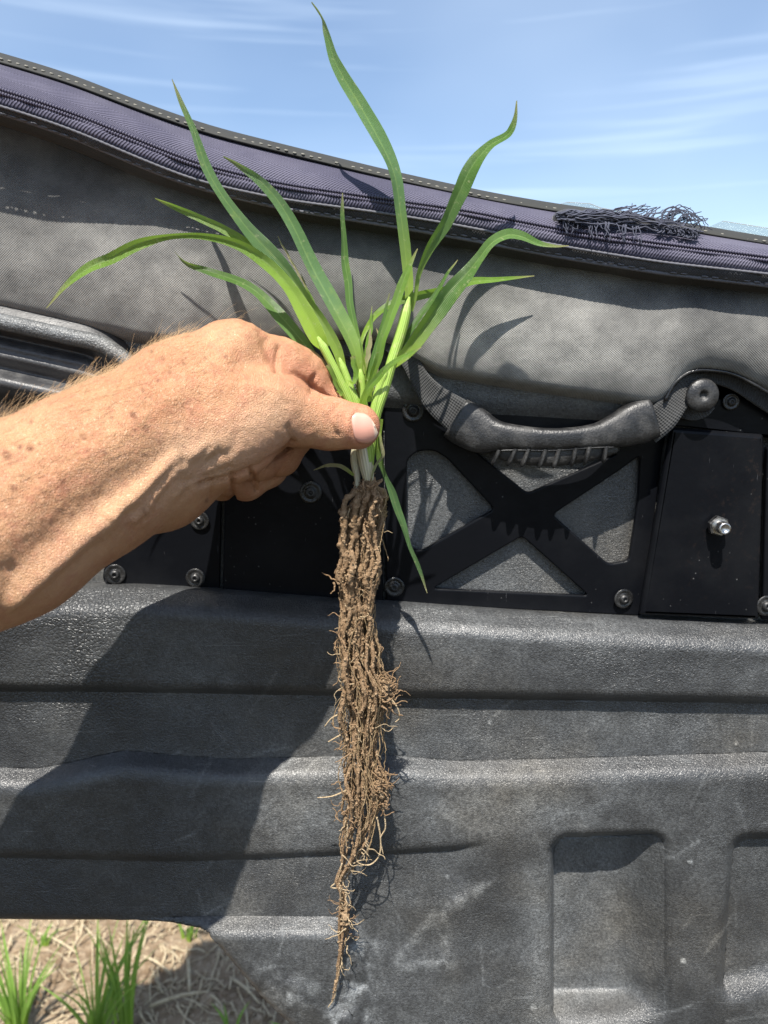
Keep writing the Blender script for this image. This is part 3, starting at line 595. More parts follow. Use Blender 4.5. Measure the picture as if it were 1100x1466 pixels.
allp = [q_ for c in [FOREARM, FORE2, DORSI, THEN, HEEL, TH, IDX, MIDF, RING, PINK]+PALM for q_ in c]
lo = np.min([a-r for a, r in allp], 0)-.008; hi = np.max([a+r for a, r in allp], 0)+.008
h = .0014; B = 6; nb = np.ceil((hi-lo)/(h*B)).astype(int); N = nb*B+1
bc = np.stack(np.meshgrid(*[np.arange(n) for n in nb], indexing='ij'), -1).reshape(-1, 3)
cd = sdf(lo+(bc+.5)*B*h); near = np.abs(cd) < B*h*1.75
D = np.repeat(np.repeat(np.repeat(cd.reshape(nb), B, 0), B, 1), B, 2); D = np.pad(D, ((0, 1),)*3, mode='edge')
loc = np.stack(np.meshgrid(*[np.arange(B+1)]*3, indexing='ij'), -1).reshape(-1, 3)
need = np.zeros(N, bool); idx = (bc[near][:, None]*B+loc[None]).reshape(-1, 3); need[idx[:, 0], idx[:, 1], idx[:, 2]] = True
ii = np.argwhere(need); vals = np.concatenate([sdf(lo+c*h) for c in np.array_split(ii, max(1, len(ii)//200000))]); D[ii[:, 0], ii[:, 1], ii[:, 2]] = vals
ins = D < 0
def sl3(o, n=N): return tuple(slice(o[k], n[k]-1+o[k]) for k in range(3))
cs = [(a, b, c) for a in (0, 1) for b in (0, 1) for c in (0, 1)]
cnt = sum(ins[sl3(o)].astype(np.int8) for o in cs); act = (cnt > 0) & (cnt < 8); cells = np.argwhere(act); vid = -np.ones(act.shape, int); vid[act] = np.arange(len(cells))
Vh = lo+(cells+.5)*h
fq = []
for axn in range(3):
    d = [0, 0, 0]; d[axn] = 1; n0 = [N[k]-(1 if k == axn else 0) for k in range(3)]
    A = ins[:n0[0], :n0[1], :n0[2]]; Bq = ins[d[0]:, d[1]:, d[2]:][:n0[0], :n0[1], :n0[2]]
    e = np.argwhere(A != Bq); u, v_ = [k for k in range(3) if k != axn]
    e = e[(e[:, u] > 0) & (e[:, v_] > 0) & (e[:, u] < N[u]-1) & (e[:, v_] < N[v_]-1)]
    def cid(du_, dv_): c = e.copy(); c[:, u] -= du_; c[:, v_] -= dv_; return vid[c[:, 0], c[:, 1], c[:, 2]]
    q_ = np.stack([cid(0, 0), cid(1, 0), cid(1, 1), cid(0, 1)], 1); fl = A[e[:, 0], e[:, 1], e[:, 2]]
    if axn == 1: fl = ~fl
    q_[~fl] = q_[~fl][:, ::-1]; fq.append(q_)
fq = np.concatenate(fq); fq = fq[(fq >= 0).all(1)][:, ::-1]
def grad(p):
    e = 4e-4; return np.stack([sdf(p+np.eye(3)[k]*e)-sdf(p-np.eye(3)[k]*e) for k in range(3)], -1)/(2*e)
for _ in range(3):
    g = grad(Vh); Vh = Vh-g*(sdf(Vh)/np.maximum((g*g).sum(1), .25))[:, None]
Nh = nrm(grad(Vh))
# sculpted creases, knuckle folds, tendons and veins on the camera side
hx, hy = toPx(Vh); face = sst(.05, .35, -Nh[:, 1]*.8+Nh[:, 2]*.35)
dsp = np.zeros(len(Vh))
for pts, wd, dp in [([(487, 578), (470, 570), (452, 560), (445, 548), (452, 538)], 3, .0016), ([(400, 497), (398, 515), (399, 530)], 3, .0014), ([(407, 503), (405, 515)], 2, .0005), ([(381, 488), (388, 508), (396, 528)], 6, .0012), ([(372, 478), (380, 500)], 5, .0006),
                    ([(413, 612), (418, 636)], 3.2, .0009), ([(399, 529), (424, 535), (444, 550), (487, 580)], 3, .0013), ([(446, 560), (450, 552), (447, 543)], 4, .0012), ([(453, 556), (457, 546)], 3, .0007),
                    ([(482, 584), (477, 596), (478, 610), (484, 622)], 2.6, .0009), ([(489, 588), (485, 600), (486, 612)], 2.2, .0007), ([(476, 586), (470, 600), (474, 620)], 2.6, .0006), ([(494, 592), (491, 604)], 2, .0004),
                    ([(272, 690), (290, 668), (315, 650)], 5, .0009), ([(278, 697), (296, 690), (330, 688)], 4, .0006), ([(270, 676), (285, 660), (300, 640)], 5, .0008), ([(268, 700), (262, 680), (265, 650)], 6, .0009), ([(277, 688), (305, 678), (330, 668)], 3, .0006),
                    ([(320, 655), (335, 640), (340, 620)], 6, .0006), ([(300, 662), (316, 640)], 5, .0005), ([(250, 745), (256, 722), (268, 705)], 6, .0012), ([(20, 815), (110, 738), (225, 660)], 24, .0020), ([(225, 720), (255, 680)], 5, .0010), ([(190, 700), (225, 668), (262, 640)], 8, .0006), ([(180, 740), (225, 715), (255, 690)], 7, .0008),
                    ([(380, 560), (398, 566), (412, 580)], 4, .0005), ([(345, 545), (375, 548), (395, 553)], 6, .0007)]:
    dsp -= dp*np.exp(-(segd(hx, hy, pts)/wd)**2)
for pts, wd, dp in [([(60, 700), (140, 640), (220, 585), (320, 520)], 16, .0010), ([(20, 860), (110, 775), (190, 715)], 14, .0016), ([(0, 700), (80, 640), (180, 570)], 18, .0008), ([(10, 872), (90, 800), (160, 742)], 11, .0012), ([(190, 742), (235, 705), (262, 672)], 8, .0016), ([(205, 756), (240, 728), (262, 698)], 7, .0010), ([(160, 735), (215, 690), (250, 650)], 7, .0012), ([(200, 700), (240, 662), (300, 640)], 12, .0012),
                    ([(300, 560), (350, 548), (392, 560)], 14, .0009), ([(385, 556), (400, 568)], 12, .0006), ([(478, 597), (481, 612)], 6, .0008), ([(330, 500), (345, 480)], 20, .0012), ([(507, 587), (500, 600), (499, 614), (503, 630), (510, 640)], 3.5, .0008)]:
    dsp += dp*np.exp(-(segd(hx, hy, pts)/wd)**2)
dsp += .0009*(vnoise(hx, hy, 40, 81, 3)-.5)+.0005*(vnoise(hx+hy, hy-hx, 11, 82, 2)-.5)
face2 = sst(-.35, .05, -Nh[:, 1]); ds2 = np.zeros(len(Vh))
for pts, wd, dp in [([(333, 680), (335, 722)], 3, .0028), ([(359, 672), (368, 702)], 3, .0026), ([(388, 692), (406, 668)], 2.5, .0012), ([(288, 694), (330, 684), (372, 668), (404, 648), (420, 633)], 3.2, .0028), ([(305, 690), (300, 715)], 3, .0010)]:
    ds2 -= dp*np.exp(-(segd(hx, hy, pts)/wd)**2)
Vh = Vh+Nh*(dsp*1.25*face+ds2*face2)[:, None]
red = .9*np.exp(-((hx-520)/34)**2-((hy-615)/34)**2)+.5*np.exp(-(segd(hx, hy, [(405, 520), (450, 545), (490, 575)])/26)**2)+.35*np.exp(-(segd(hx, hy, [(350, 690), (400, 650)])/30)**2)+.25*np.exp(-((hx-350)/60)**2-((hy-620)/40)**2)
pale = .8*np.exp(-(segd(hx, hy, [(270, 650), (340, 640), (395, 600)])/38)**2)+.4*np.exp(-(segd(hx, hy, [(60, 830), (180, 720), (260, 700)])/50)**2)
grime = .3*np.exp(-(segd(hx, hy, [(425, 612), (445, 604), (480, 604)])/18)**2)+.4*np.exp(-(segd(hx, hy, [(290, 690), (350, 668), (408, 640)])/10)**2)+.35*np.exp(-(segd(hx, hy, [(150, 690), (230, 640)])/22)**2)
spots = [(190, 596, 6), (208, 613, 6), (43, 642, 7), (10, 652, 8), (28, 640, 5), (275, 590, 4), (120, 628, 4), (150, 650, 4), (228, 545, 4), (205, 560, 4), (243, 532, 4), (90, 690, 5), (60, 705, 4), (262, 520, 3), (20, 700, 5), (310, 560, 3), (160, 600, 3)]+[(random.uniform(-20, 330), random.uniform(500, 740), random.uniform(2, 4)) for _ in range(46)]
freck = np.max([np.exp(-(((hx-a)**2+(hy-b)**2)/(.7*r*r))**1.5)*(1 if r > 4.5 else .7) for a, b, r in spots], 0)
ARM = mk('person', Vh, fq, M['skin'], None, attrs={'red': np.clip(red, 0, 1), 'pale': np.clip(pale, 0, 1), 'grime': np.clip(grime, 0, 1), 'freck': freck})
tag(ARM, 'bare tanned hairy forearm and fist pinching the uprooted plant between thumb and finger', 'person')
# thumb nail: a patch fitted on the thumb
def hit(px, py):
    """first point of the hand along the sight line of a pixel"""
    Yv = np.full(px.shape, .35)
    for _ in range(60): Yv = Yv+np.clip(sdf(W(px, py, Yv).reshape(-1, 3)).reshape(px.shape), -.002, .004)*.8
    return W(px, py, Yv)
uu, vv2 = np.meshgrid(1-(1-np.linspace(0, 1, 22))**1.8, np.linspace(-1, 1, 20), indexing='ij')
cx = 504.5+uu*31; wid = 22*np.sqrt(np.clip(1-np.clip((uu-.45)/.55, 0, 1)**2.6, .06, 1))*np.sqrt(np.clip(1-.62*(1-np.clip(uu/.32, 0, 1))**2, 0, 1))
py_ = 611.5+3*uu+vv2*wid*(1-.03*uu); cx = cx+2.2*vv2
cx = cx
P = hit(cx, py_); Ng = nrm(grad(P.reshape(-1, 3))).reshape(P.shape)
edge = np.minimum(1, np.minimum((1-np.abs(vv2))*5, np.minimum(uu*6+.05, 1)))
P = P+Ng*(.0002+.0009*edge+.0010*uu**3)[..., None]
nl = mk('thumbnail', P.reshape(-1, 3), gridf(22, 20), M['nail'], ARM, uv=np.stack([uu, (vv2+1)/2], -1).reshape(-1, 2))
md = nl.modifiers.new('thick', 'SOLIDIFY'); md.thickness = .0008
# arm hair
wgt = sst(400, 250, hx+.6*(hy-500))*(1-.93*sst(250, 290, hx)*sst(505, 480, hy))*sst(-300, -200, hx)*(face > .02)*sst(790, 560, hy+.55*(hx-60))
wgt = wgt*(.4+1.2*vnoise(hx, hy, 40, 91, 2))
sel = RNG.choice(len(Vh), 3000, replace=True, p=wgt/wgt.sum()); mb = MB()
al = nrm((W(230, 610, .40)-W(0, 700, .34))[None])[0]
for i in sel:
    n_ = Nh[i]; r_ = RNG.normal(0, .35, 3); d0 = nrm((n_*.55+al*.9+np.array([0, 0, .25])+r_)[None])[0]; d0 = d0-n_*min(0, d0@n_-.15)
    ln = .004+.011*RNG.random()**1.6; t_ = np.linspace(0, 1, 5)[:, None]
    c_ = nrm(RNG.normal(0, 1, (1, 3)))[0]
    mb.add(*tube(Vh[i]-n_*.0003+d0*ln*t_+(c_*.25-n_*.25+al*.2)*ln*t_**2, np.linspace(.000055, .00003, 5), 3, cap=False))
mb.build('arm_hair', M['ahair'], ARM, kind='stuff')

# ------------------------------------------------------------------ the wheat plant
PLANT = empty('wheat_plant', tuple(W(525, 680, .434)), 'uprooted green wheat plant with long narrow leaves and soil covered hanging roots', 'plant')
def leaf(pts, mat, name='leaf', n=130, fold=.25, parent=PLANT):
    """rows: px, py, Y, half width px, roll"""
    p = cat(pts, n); s0_ = np.linspace(0, 1, n); sd_ = int(RNG.integers(0, 999))
    p[:, 2] += .009*sst(520, 360, p[:, 1]); p[:, 0] += 1.6*(vnoise(s0_*100, 0*s0_, 12, sd_, 1)-.5)*2; p[:, 4] += 1.1*(vnoise(s0_*100, 0*s0_+7, 24, sd_+1, 1)-.5); p[:, 3] *= .76*(.9+.25*vnoise(s0_*100, 0*s0_+3, 20, sd_+2, 1))
    P = W(p[:, 0], p[:, 1], p[:, 2]); t = nrm(np.gradient(P, axis=0)); a = nrm(np.cross(t, [0, 1, 0])); b = np.cross(t, a)
    s = np.linspace(0, 1, n); rl = p[:, 4]; hw = np.maximum(p[:, 3], .4)*ax(p[:, 1], p[:, 2])/F/np.maximum(np.abs(np.cos(rl)), .45)
    d = np.cos(rl)[:, None]*a+np.sin(rl)[:, None]*b; e = -np.sin(rl)[:, None]*a+np.cos(rl)[:, None]*b
    u = np.linspace(-1, 1, 9)
    rip = RNG.normal(0, 1, 3)
    wav = .06*np.sin(s*14+rip[0]*3)[:, None]*np.abs(u)[None]*np.sign(u)[None]
    V = P[:, None]+hw[:, None, None]*(d[:, None]*u[None, :, None]+e[:, None]*(fold*(np.abs(u)-.4)[None, :]+wav)[..., None])
    uv = np.stack(np.broadcast_arrays(s[:, None], (u[None]+1)/2), -1).reshape(-1, 2)
    return mk(name, V.reshape(-1, 3), gridf(n, 9), M[mat], parent, uv=uv)
def L5(rows, y0, y1, rolls=(0,)):
    n = len(rows); r = np.interp(np.linspace(0, 1, n), np.linspace(0, 1, len(rolls)), rolls)
    return [(x, y, y0+(y1-y0)*i/(n-1), w_, r[i]) for i, (x, y, w_) in enumerate(rows)]
Y0 = .434
leaf(L5([(447, 3, .8), (455, 14, 1.5), (462, 27, 2), (466, 45, 5), (476, 78, 8), (490, 105, 11), (515, 150, 14), (543, 200, 16), (564, 245, 13), (574, 300, 11), (580, 350, 11), (584, 400, 10), (584, 445, 7)], .438, .440, (.9, 1.1, .3, -.2, -.5, -.4, -.2)), 'leafb')
leaf(L5([(740, 144, .8), (738, 165, 3), (733, 182, 6), (726, 193, 7), (703, 208, 9), (678, 236, 13), (657, 278, 14), (637, 320, 12), (614, 360, 8), (600, 390, 5), (593, 425, 4), (588, 445, 3)], .430, .438, (1.2, .8, .2, -.3, -.4, -.6, -.9, -.9)), 'leaf')
leaf(L5([(814, 352, .6), (795, 353, 3), (772, 349, 6), (748, 338, 8), (728, 336, 9), (705, 347, 9), (688, 367, 10), (668, 392, 13), (640, 425, 15), (610, 465, 14), (582, 505, 11), (560, 527, 6)], .430, .436, (1.1, .9, .3, .6, .2, -.2, -.2, -.1)), 'leaf', fold=.4)
leaf(L5([(766, 395, .6), (735, 398, 3), (705, 401, 5), (675, 403, 7), (640, 414, 7), (600, 423, 7), (565, 433, 6), (540, 450, 5), (525, 470, 4), (518, 490, 3), (516, 520, 2.5)], .458, .440, (.6, .2, -.3, -.2, .4, .8)), 'leafy')
leaf(L5([(605, 497, .6), (584, 508, 4), (560, 521, 5), (536, 545, 6), (522, 570, 6), (518, 590, 5)], .424, .430, (.5, .2, -.3, -.5)), 'leafy')
leaf(L5([(599, 356, .8), (590, 375, 4), (578, 402, 8), (565, 435, 9), (554, 470, 8), (543, 505, 7), (533, 545, 5), (529, 575, 4)], .428, .431, (.4, .2, -.2, -.5, -.7)), 'leafy')
leaf(L5([(490, 276, .6), (491, 300, 3), (493, 340, 5), (496, 385, 7), (501, 430, 7), (510, 470, 6), (519, 510, 5), (522, 545, 4)], .446, .436, (-.6, -.3, .2, .5)), 'leaf')
leaf(L5([(318, 224, .8), (340, 236, 4), (370, 257, 8), (398, 288, 10), (424, 333, 11), (450, 385, 12), (476, 432, 13), (500, 480, 12), (512, 515, 8), (519, 555, 5)], .436, .433, (.5, .3, -.2, -.4, -.2)), 'leafb')
leaf(L5([(246, 113, .6), (259, 145, 4), (279, 190, 6), (297, 240, 9), (318, 277, 9), (350, 320, 11), (388, 365, 14), (417, 397, 12), (440, 430, 10), (462, 462, 10), (484, 500, 9), (494, 535, 6)], .434, .432, (.4, -.2, -.5, .2, .4, .1)), 'leafb')
leaf(L5([(222, 284, .6), (250, 296, 4), (285, 312, 6), (320, 328, 8), (350, 345, 8), (380, 370, 8), (408, 398, 6), (432, 425, 4)], .444, .436, (.7, .3, -.3, -.2)), 'leafy')
leaf(L5([(65, 441, .6), (92, 412, 4), (128, 384, 9), (160, 370, 10), (198, 350, 9), (240, 339, 4.5), (290, 338, 5), (340, 350, 8), (383, 377, 11), (415, 410, 12), (438, 448, 15), (456, 484, 14), (466, 499, 7)], .415, .429, (.3, -.3, .2, .9, .7, .2, -.2, -.5)), 'leafy', n=150, fold=.4)
leaf(L5([(249, 360, .6), (266, 377, 3), (298, 388, 6), (340, 402, 7), (370, 420, 8), (400, 450, 11), (430, 485, 11), (452, 515, 9), (475, 545, 7), (492, 578, 5)], .452, .437, (1.2, .6, -.3, .3, .5, .3)), 'leaf')
leaf(L5([(398, 338, .5), (408, 358, 1.8), (420, 378, 2), (434, 402, 2), (447, 432, 1.5)], .446, .440, (.3, .8)), 'dry', n=24)
leaf(L5([(546, 600, 4), (542, 630, 6), (545, 655, 6), (552, 680, 4), (562, 708, 7), (574, 742, 7), (585, 778, 4), (600, 812, 4), (613, 849, .8)][::-1], .446, .432, (.4, -.2, .9, .2, -.5, .4)), 'leafb')
leaf(L5([(450, 673, .6), (470, 666, 3), (490, 668, 4), (506, 680, 3)], .428, .432, (.6, .2)), 'dry', n=24)
leaf(L5([(541, 612, 2), (548, 648, 3), (536, 670, 2.5), (533, 690, .6)][::-1], .430, .43, (.2, .9)), 'dry', n=24)
leaf(L5([(532, 470, .6), (530, 490, 4), (525, 515, 5), (520, 535, 3)], .438, .436, (.9, .3)), 'dry', n=24)
leaf(L5([(505, 510, 5), (509, 530, 5), (507, 548, 3), (498, 545, .6)], .428, .428, (.9, .3)), 'leafy', n=20)
leaf(L5([(540, 470, .6), (544, 490, 4), (541, 520, 4), (534, 560, 3)], .444, .436, (.2, .8)), 'dry', n=20)
leaf(L5([(432, 392, .6), (446, 430, 3), (464, 466, 5), (482, 505, 5), (497, 545, 4)], .442, .434, (.7, -.2, .4)), 'leafy')
leaf(L5([(588, 470, .6), (580, 490, 3), (566, 512, 4), (552, 540, 4), (543, 570, 3)], .446, .436, (.5, -.3, .3)), 'leafb')
leaf(L5([(556, 420, .6), (551, 450, 4), (542, 490, 5), (532, 530, 5), (526, 575, 4)], .440, .434, (-.6, .3, -.2)), 'leaf')
leaf(L5([(352, 345, .5), (378, 372, 2.5), (405, 405, 4), (432, 445, 5), (456, 485, 5), (480, 528, 4)], .446, .436, (.6, -.3, .5, .2)), 'leafb')
leaf(L5([(655, 372, .5), (640, 395, 3), (620, 425, 4.5), (596, 462, 5), (572, 500, 4), (552, 540, 3)], .448, .438, (.8, .2, -.4, .3)), 'leaf')
leaf(L5([(534, 438, .5), (531, 465, 3), (527, 500, 4), (523, 540, 4), (521, 575, 3)], .442, .436, (.5, -.5)), 'leafy')
leaf(L5([(470, 522, 4), (482, 548, 4), (490, 566, 2), (482, 560, .5)], .427, .428, (.4, .9)), 'leafy', n=24)
leaf(L5([(498, 470, .5), (503, 500, 2.5), (509, 530, 3), (516, 570, 3)], .440, .436, (.8, .1)), 'dry', n=30)
def stem(rows, mat, name='stem'):
    p = cat([(x, y, yy_, r) for x, y, yy_, r in rows], 26); P = W(p[:, 0], p[:, 1], p[:, 2]); mb = MB()
    tp = 1 if mat == 'sheath' else np.clip(.25+np.linspace(0, 1, 26)*9, 0, 1)
    mb.add(*tube(P, tp*p[:, 3]*ax(p[:, 1], p[:, 2])/F, 10, .0)); return mb.build(name, M[mat], PLANT)
stem([(455, 482, .429, 6.5), (475, 520, .429, 6), (488, 548, .430, 6.5), (502, 580, .432, 7), (516, 625, .434, 7), (522, 665, .434, 7)], 'stem')
stem([(486, 512, .432, 5), (502, 556, .432, 6), (512, 585, .433, 7), (520, 630, .435, 7), (524, 668, .435, 7)], 'stem')
stem([(516, 528, .433, 5), (520, 570, .434, 6), (522, 600, .435, 7), (525, 668, .435, 7)], 'stem')
stem([(586, 425, .441, 7), (576, 470, .439, 8), (562, 515, .437, 8), (549, 560, .435, 8), (539, 590, .434, 8), (530, 640, .434, 8), (527, 670, .434, 8)], 'stem')
stem([(556, 525, .434, 5), (545, 550, .434, 6), (537, 580, .433, 6), (529, 630, .433, 7), (526, 670, .433, 7)], 'stem')
stem([(518, 622, .434, 10), (522, 650, .434, 11), (526, 672, .434, 10), (528, 688, .434, 7)], 'sheath', 'sheath')
stem([(511, 630, .438, 6), (508, 660, .438, 6), (512, 690, .437, 4), (506, 706, .437, 2)], 'sheath', 'sheath')
# roots
PR = np.array([(676, 527, 10), (690, 527, 19), (710, 524, 29), (750, 520, 35), (800, 517, 36), (830, 511, 37), (850, 513, 29), (880, 511, 28), (910, 509, 33), (950, 514, 36), (985, 521, 40), (1015, 522, 41), (1050, 519, 33), (1085, 520, 30), (1120, 521, 38), (1150, 520, 36), (1180, 515, 31), (1210, 508, 26), (1240, 499, 15), (1262, 486, 8), (1285, 494, 8), (1310, 495, 13), (1340, 494, 12), (1370, 490, 6), (1400, 485, 5), (1440, 477, 7)], float)
def pc(y): return np.interp(y, PR[:, 0], PR[:, 1])
def pw(y): return np.interp(y, PR[:, 0], PR[:, 2])*np.interp(y, [680, 760, 900, 1200, 1300], [.9, .74, .70, .74, .6])
def RY(y): return np.interp(y, [680, 1000, 1240, 1440], [.436, .443, .453, .466])
CR = []
ends = [1440, 1436, 1420, 1400]+[random.uniform(1200, 1290) for _ in range(8)]+[random.uniform(1080, 1235) for _ in range(15)]+[random.uniform(800, 1060) for _ in range(16)]+[random.uniform(740, 860) for _ in range(8)]
for k, ye in enumerate(ends):
    ya = random.uniform(678, 700) if k > 3 else 682
    y = np.arange(ya, ye, 3.0); n = len(y); u = random.uniform(-1, 1)*.95; ph = RNG.uniform(0, 6.28, 6); dz = random.uniform(-1, 1)
    w1_ = 7*np.sin(y/43+ph[0])+3.6*np.sin(y/16+ph[1])+1.6*np.sin(y/7+ph[2])
    gro = np.clip((y-ya)/30, 0, 1)
    x = pc(y)+u*pw(y)*gro+w1_*gro*np.clip(pw(y)/30, .25, 1)
    yy_ = RY(y)+dz*.013*gro*np.clip(pw(y)/30, .2, 1)+.002*np.sin(y/21+ph[3])
    coat = np.interp(y, [680, 840, 900, 1000, 1250], [1.0, .85, .6, .6, .42])
    r0 = random.uniform(3.2, 6.0) if k % 2 else random.uniform(1.6, 3.6)
    r = r0*coat*(.4+1.15*vnoise(y, 0*y+k*9.3, 15, 101+k, 4))*np.clip((ye-y)/40+.18, .18, 1)
    CR += [(x[i], y[i], yy_[i], r[i]) for i in range(n)]
    mb = MB(); mb.add(*tube(W(x, y, yy_), r*ax(y, yy_)/F, 8, .46)); mb.build('root', M['root'], PLANT)
def squiggle(mb, x, y, Yv, r, ln, sc_, n=16, ang=None):
    a = random.uniform(0, 6.28) if ang is None else ang; p = [(x, y, Yv)]
    for i in range(n-1):
        a += random.gauss(0, sc_); p.append((p[-1][0]+math.cos(a)*ln/n, p[-1][1]+math.sin(a)*ln/n, p[-1][2]+random.gauss(0, .0005)))
    p = cat(np.array(p), n*2); mb.add(*tube(W(p[:, 0], p[:, 1], p[:, 2]), np.linspace(r, r*.45, n*2)*.0004, 5, .25))
# tangled clumps of rootlets
for (cx_, cy_, rx_, ry_, nn_, r_) in [(547, 992, 19, 28, 60, 1.2), (542, 1128, 14, 32, 46, 1.2), (503, 832, 26, 10, 26, 1.4), (493, 905, 12, 26, 26, 1.2), (522, 740, 22, 40, 26, 1.5), (510, 1060, 22, 34, 26, 1.3), (500, 1150, 18, 40, 30, 1.0), (515, 950, 22, 40, 24, 1.3), (494, 1312, 6, 24, 14, 1.0), (527, 700, 14, 14, 22, 1.8)]:
    mb = MB()
    for _ in range(nn_):
        a = random.uniform(0, 6.28); q_ = math.sqrt(random.random()); squiggle(mb, cx_+rx_*q_*math.cos(a), cy_+ry_*q_*math.sin(a), RY(cy_)+random.uniform(-.011, .008), random.uniform(.6, 1.3)*r_, random.uniform(14, 38), .5, 9)
    mb.build('root_tangle', M['root'], PLANT, kind='stuff')
mb = MB()
for k in range(85):                                                # fine threads hanging in the column
    ya = random.uniform(700, 1120); ye = min(ya+random.uniform(60, 330), random.uniform(1120, 1300)); 
    if ye-ya < 30: continue
    y = np.arange(ya, ye, 4.0); n = len(y); u = random.uniform(-1, 1); ph = RNG.uniform(0, 6.28, 4)
    x = pc(y)+u*pw(y)*1.05+5.5*np.sin(y/31+ph[0])+3*np.sin(y/12+ph[1])+RNG.normal(0, .5, n)+np.linspace(0, 1, n)**3*random.uniform(-14, 14)
    yv = RY(y)-.007+.006*u*u+random.uniform(-.004, .016); r = random.uniform(.45, 1.1)*(.6+.8*vnoise(y, 0*y+k, 9, 7, 2))
    mb.add(*tube(W(x, y, yv), r*.0004, 5, .2))
mb.build('fine_roots', M['thread_root'], PLANT, kind='stuff'); mb = MB()
for _ in range(90):                                                # bare fine roots
    y = random.uniform(720, 1235) if random.random() < .8 else random.uniform(1235, 1380); s_ = random.choice((-1, 1))
    x = pc(y)+s_*pw(y)*random.uniform(.2, 1.0); squiggle(mb, x, y, RY(y)-random.uniform(-.006, .012), random.uniform(.5, 1.1), random.uniform(10, 42), .42, 12, math.pi/2-s_*random.uniform(-.5, 1.2))
for pts in [[(540, 1170), (545, 1200), (543, 1225), (530, 1238), (514, 1236), (510, 1225), (518, 1215), (530, 1228)], [(548, 1150), (552, 1185), (545, 1200), (549, 1224)], [(500, 1130), (475, 1140), (455, 1142)], [(492, 1020), (475, 1028), (465, 1040)], [(488, 1052), (470, 1062)], [(560, 1000), (570, 1015), (572, 1028), (566, 1034)], [(490, 1235), (482, 1262), (474, 1270), (486, 1272), (497, 1275)], [(482, 1412), (478, 1430), (470, 1442)]]:
    p = cat(pts, 24); mb.add(*tube(W(p[:, 0], p[:, 1], RY(p[:, 1])-.003), np.linspace(1.5, .8, 24)*.0004, 5, .1))
mb.build('root_hairs', M['hair'], PLANT, kind='stuff')
def ico(k):
    bm = bmesh.new(); bmesh.ops.create_icosphere(bm, subdivisions=k, radius=1); v = np.array([q_.co[:] for q_ in bm.verts]); f = [tuple(a.index for a in q_.verts) for q_ in bm.faces]; bm.free(); return v, f
IV, IF = ico(2); JV, JF = ico(1); mb = MB()
for _ in range(9500):                                               # crumbs stuck along the strands
    x, y, Yv, r = random.choice(CR)
    if random.random() < (y-680)/2600: continue
    a = random.uniform(0, 6.28); q_ = random.choice((.7, .9, 1.2, 1.6, 2.3))*random.uniform(.6, 1.1)*.0004
    mb.add(W(x+math.cos(a)*r, y+random.uniform(-3, 3), Yv-abs(math.sin(a))*r*.0004)+JV*q_*RNG.uniform(.6, 1.35, (len(JV), 1))*RNG.uniform(.7, 1.3, 3), JF)
for (cx_, cy_, rx_, ry_, nn_) in [(548, 992, 17, 28, 200), (543, 1128, 13, 30, 170), (520, 702, 18, 16, 60), (505, 830, 24, 10, 60), (500, 905, 14, 14, 50), (524, 770, 16, 22, 60), (515, 1050, 16, 14, 50), (494, 1312, 7, 30, 110)]:
    for _ in range(nn_):
        a = random.uniform(0, 6.28); k_ = math.sqrt(random.random()); q_ = random.uniform(1, 4.6)*.0004*(1.15-k_*.6)
        mb.add(W(cx_+rx_*k_*math.cos(a), cy_+ry_*k_*math.sin(a), RY(cy_)-.008+.012*k_*k_+random.uniform(0, .004))+IV*q_*RNG.uniform(.6, 1.35, (len(IV), 1))*RNG.uniform(.7, 1.3, 3), IF)
mb.build('soil_crumbs', M['soil'], PLANT, kind='stuff', smooth=False)

# ------------------------------------------------------------------ field litter and grass
def straw_mesh(ln, r):
    n = 7; z = np.linspace(-.5, .5, n); P = np.stack([z*ln, .06*ln*np.sin(z*3+random.random()*3), 0*z+.004*np.sin(z*9)], -1); return tube(P, r*np.linspace(1, .8, n), 7, .05, ref=(0, 0, 1), ell=.35)
mb = MB()
for _ in range(3200):
    x, y = random.uniform(-1.1, .1), random.uniform(.75, 1.6); ln = .012+.06*random.random()**1.7; v, f, _u = straw_mesh(ln, random.uniform(.0008, .0021)); a = random.uniform(0, 6.28); ti = random.gauss(0, .2)
    R = np.array(Matrix.Rotation(a, 3, 'Z') @ Matrix.Rotation(ti, 3, 'Y')); mb.add(v@R.T+np.array([x, y, float(ground_z(np.array(x), np.array(y)))+.003+abs(ti)*ln*.3]), f)
mb.build('straw_litter', M['straw'], None, kind='stuff')
bpy.data.objects['straw_litter']['label'] = 'chopped dry straw scattered over the field soil'
mb = MB()
for _ in range(1500):
    x, y = random.uniform(-1.1, .2), random.uniform(.72, 1.75); r = random.choice((.003, .004, .006, .01))*random.uniform(.6, 1.2)
    mb.add(np.array([x, y, float(ground_z(np.array(x), np.array(y)))+r*.2])+IV*r*RNG.uniform(.7, 1.25, (len(IV), 1))*np.array([1, 1, .7]), IF)
mb.build('soil_clods', M['ground'], None, kind='stuff', smooth=False)
bpy.data.objects['soil_clods']['label'] = 'small crumbling clods of soil over the field'
STR = [((52, 1335), (110, 1365), .0026, 'long pale straw lying in the sunlit soil at the far left'), ((115, 1322), (152, 1370), .0020, 'straw slanting down beside the grass, just below the door edge'), ((215, 1443), (300, 1425), .0030, 'thick pale straw lying level in the shade at the bottom of the gap'), ((205, 1375), (245, 1400), .0024, 'bent pale straw in the shade under the tallest grass'),
       ((330, 1405), (372, 1445), .0022, 'thin straw leaning down to the right next to the torn door edge'), ((270, 1380), (272, 1425), .0030, 'orange brown straw stub standing upright in the shade'), ((300, 1430), (320, 1450), .0020, 'short straw end next to the thick pale straw'), ((352, 1400), (356, 1428), .0020, 'short straw standing near the torn door edge')]
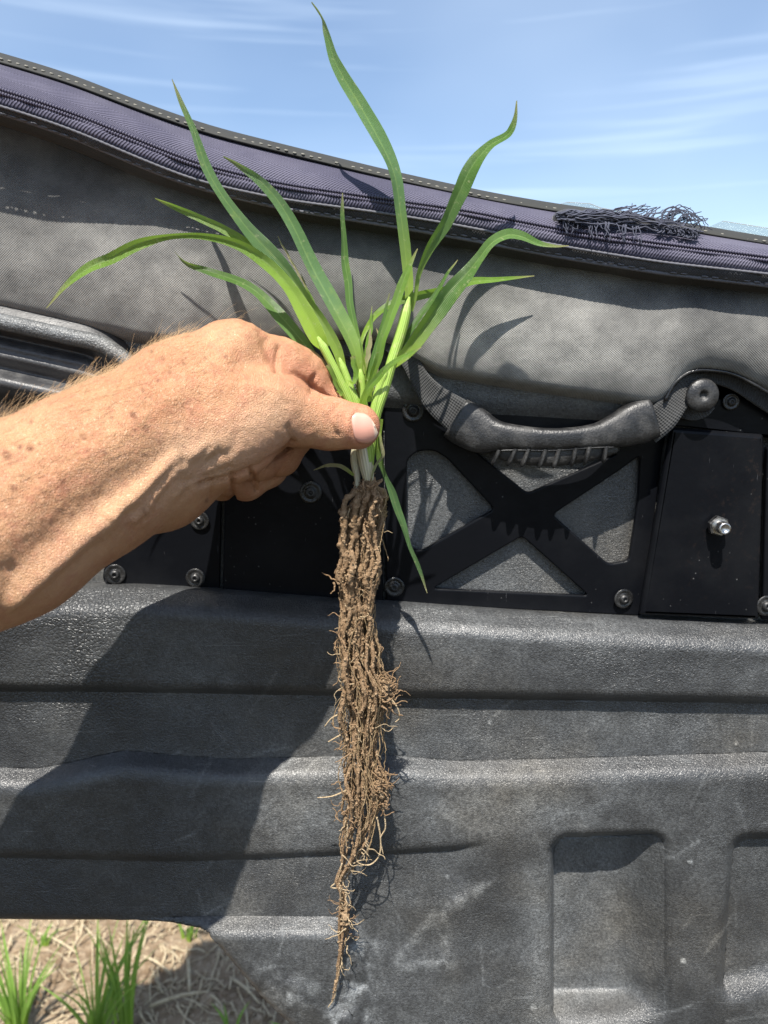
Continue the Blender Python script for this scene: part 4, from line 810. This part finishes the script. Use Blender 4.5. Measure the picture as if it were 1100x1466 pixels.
for (a, b, r, lab) in STR:
    A, Bp = G(*a), G(*b); up = np.array([0, 0, .006]); P = np.linspace(0, 1, 9)[:, None]; P = (A+up)*(1-P)+(Bp+up)*P+np.array([0, 0, .006])*np.sin(P*3.14); P = P-A; v, f, _u = tube(P, r*np.linspace(1, .8, 9), 8, .05, ref=(0, 0, 1))
    o = mk('straw_stalk', v, f, M['straw']); o.location = A; tag(o, lab, 'straw', 'dry straw stalks on the soil')
def tuft(px, py, blades, lab, hgt=.12, lean=.35):
    c = G(px, py); t_ = empty('grass_tuft', tuple(c), lab, 'grass', 'grass tufts growing in the field')
    for i in range(blades):
        a = random.uniform(0, 6.28); hh = hgt*random.uniform(.55, 1.1); le = lean*random.uniform(.2, 1.3); d = np.array([math.cos(a), math.sin(a), 0]); s = np.linspace(0, 1, 12)[:, None]
        P = c+d*.012*random.random()+d*hh*le*s**1.8+np.array([0, 0, 1])*hh*(s-.25*le*s**2.5); t2 = nrm(np.gradient(P, axis=0)); sd = nrm(np.cross(t2, [random.gauss(0, .5), 1, 0.1])); hw = .0027*random.uniform(.6, 1.3)*(1-s**2.2*.96)
        u = np.array([-1, -.4, 0, .4, 1]); V = P[:, None]+sd[:, None]*hw[:, None]*u[None, :, None]+np.cross(t2, sd)[:, None]*(hw*.35)[:, None]*np.abs(u)[None, :, None]
        mk('blade', V.reshape(-1, 3), gridf(12, 5), M['grass'], t_, uv=np.stack(np.broadcast_arrays(1-s, (u[None]+1)/2), -1).reshape(-1, 2))
tuft(28, 1480, 24, 'bright sunlit grass tuft at the very left edge', .16, .5)
tuft(140, 1500, 24, 'largest grass tuft, standing in the middle of the gap', .19, .5); tuft(180, 1480, 18, 'tall upright grass tuft on the edge of the shade', .20, .2)
tuft(270, 1345, 8, 'small grass tuft just under the door edge', .05, .8); tuft(330, 1478, 5, 'little grass tuft at the bottom beside the torn door edge', .05, .6); tuft(425, 1490, 5, 'grass tuft half hidden by the torn door corner', .06, .7)
tuft(60, 1350, 5, 'sparse grass shoots in the sunlit soil', .05, .6)
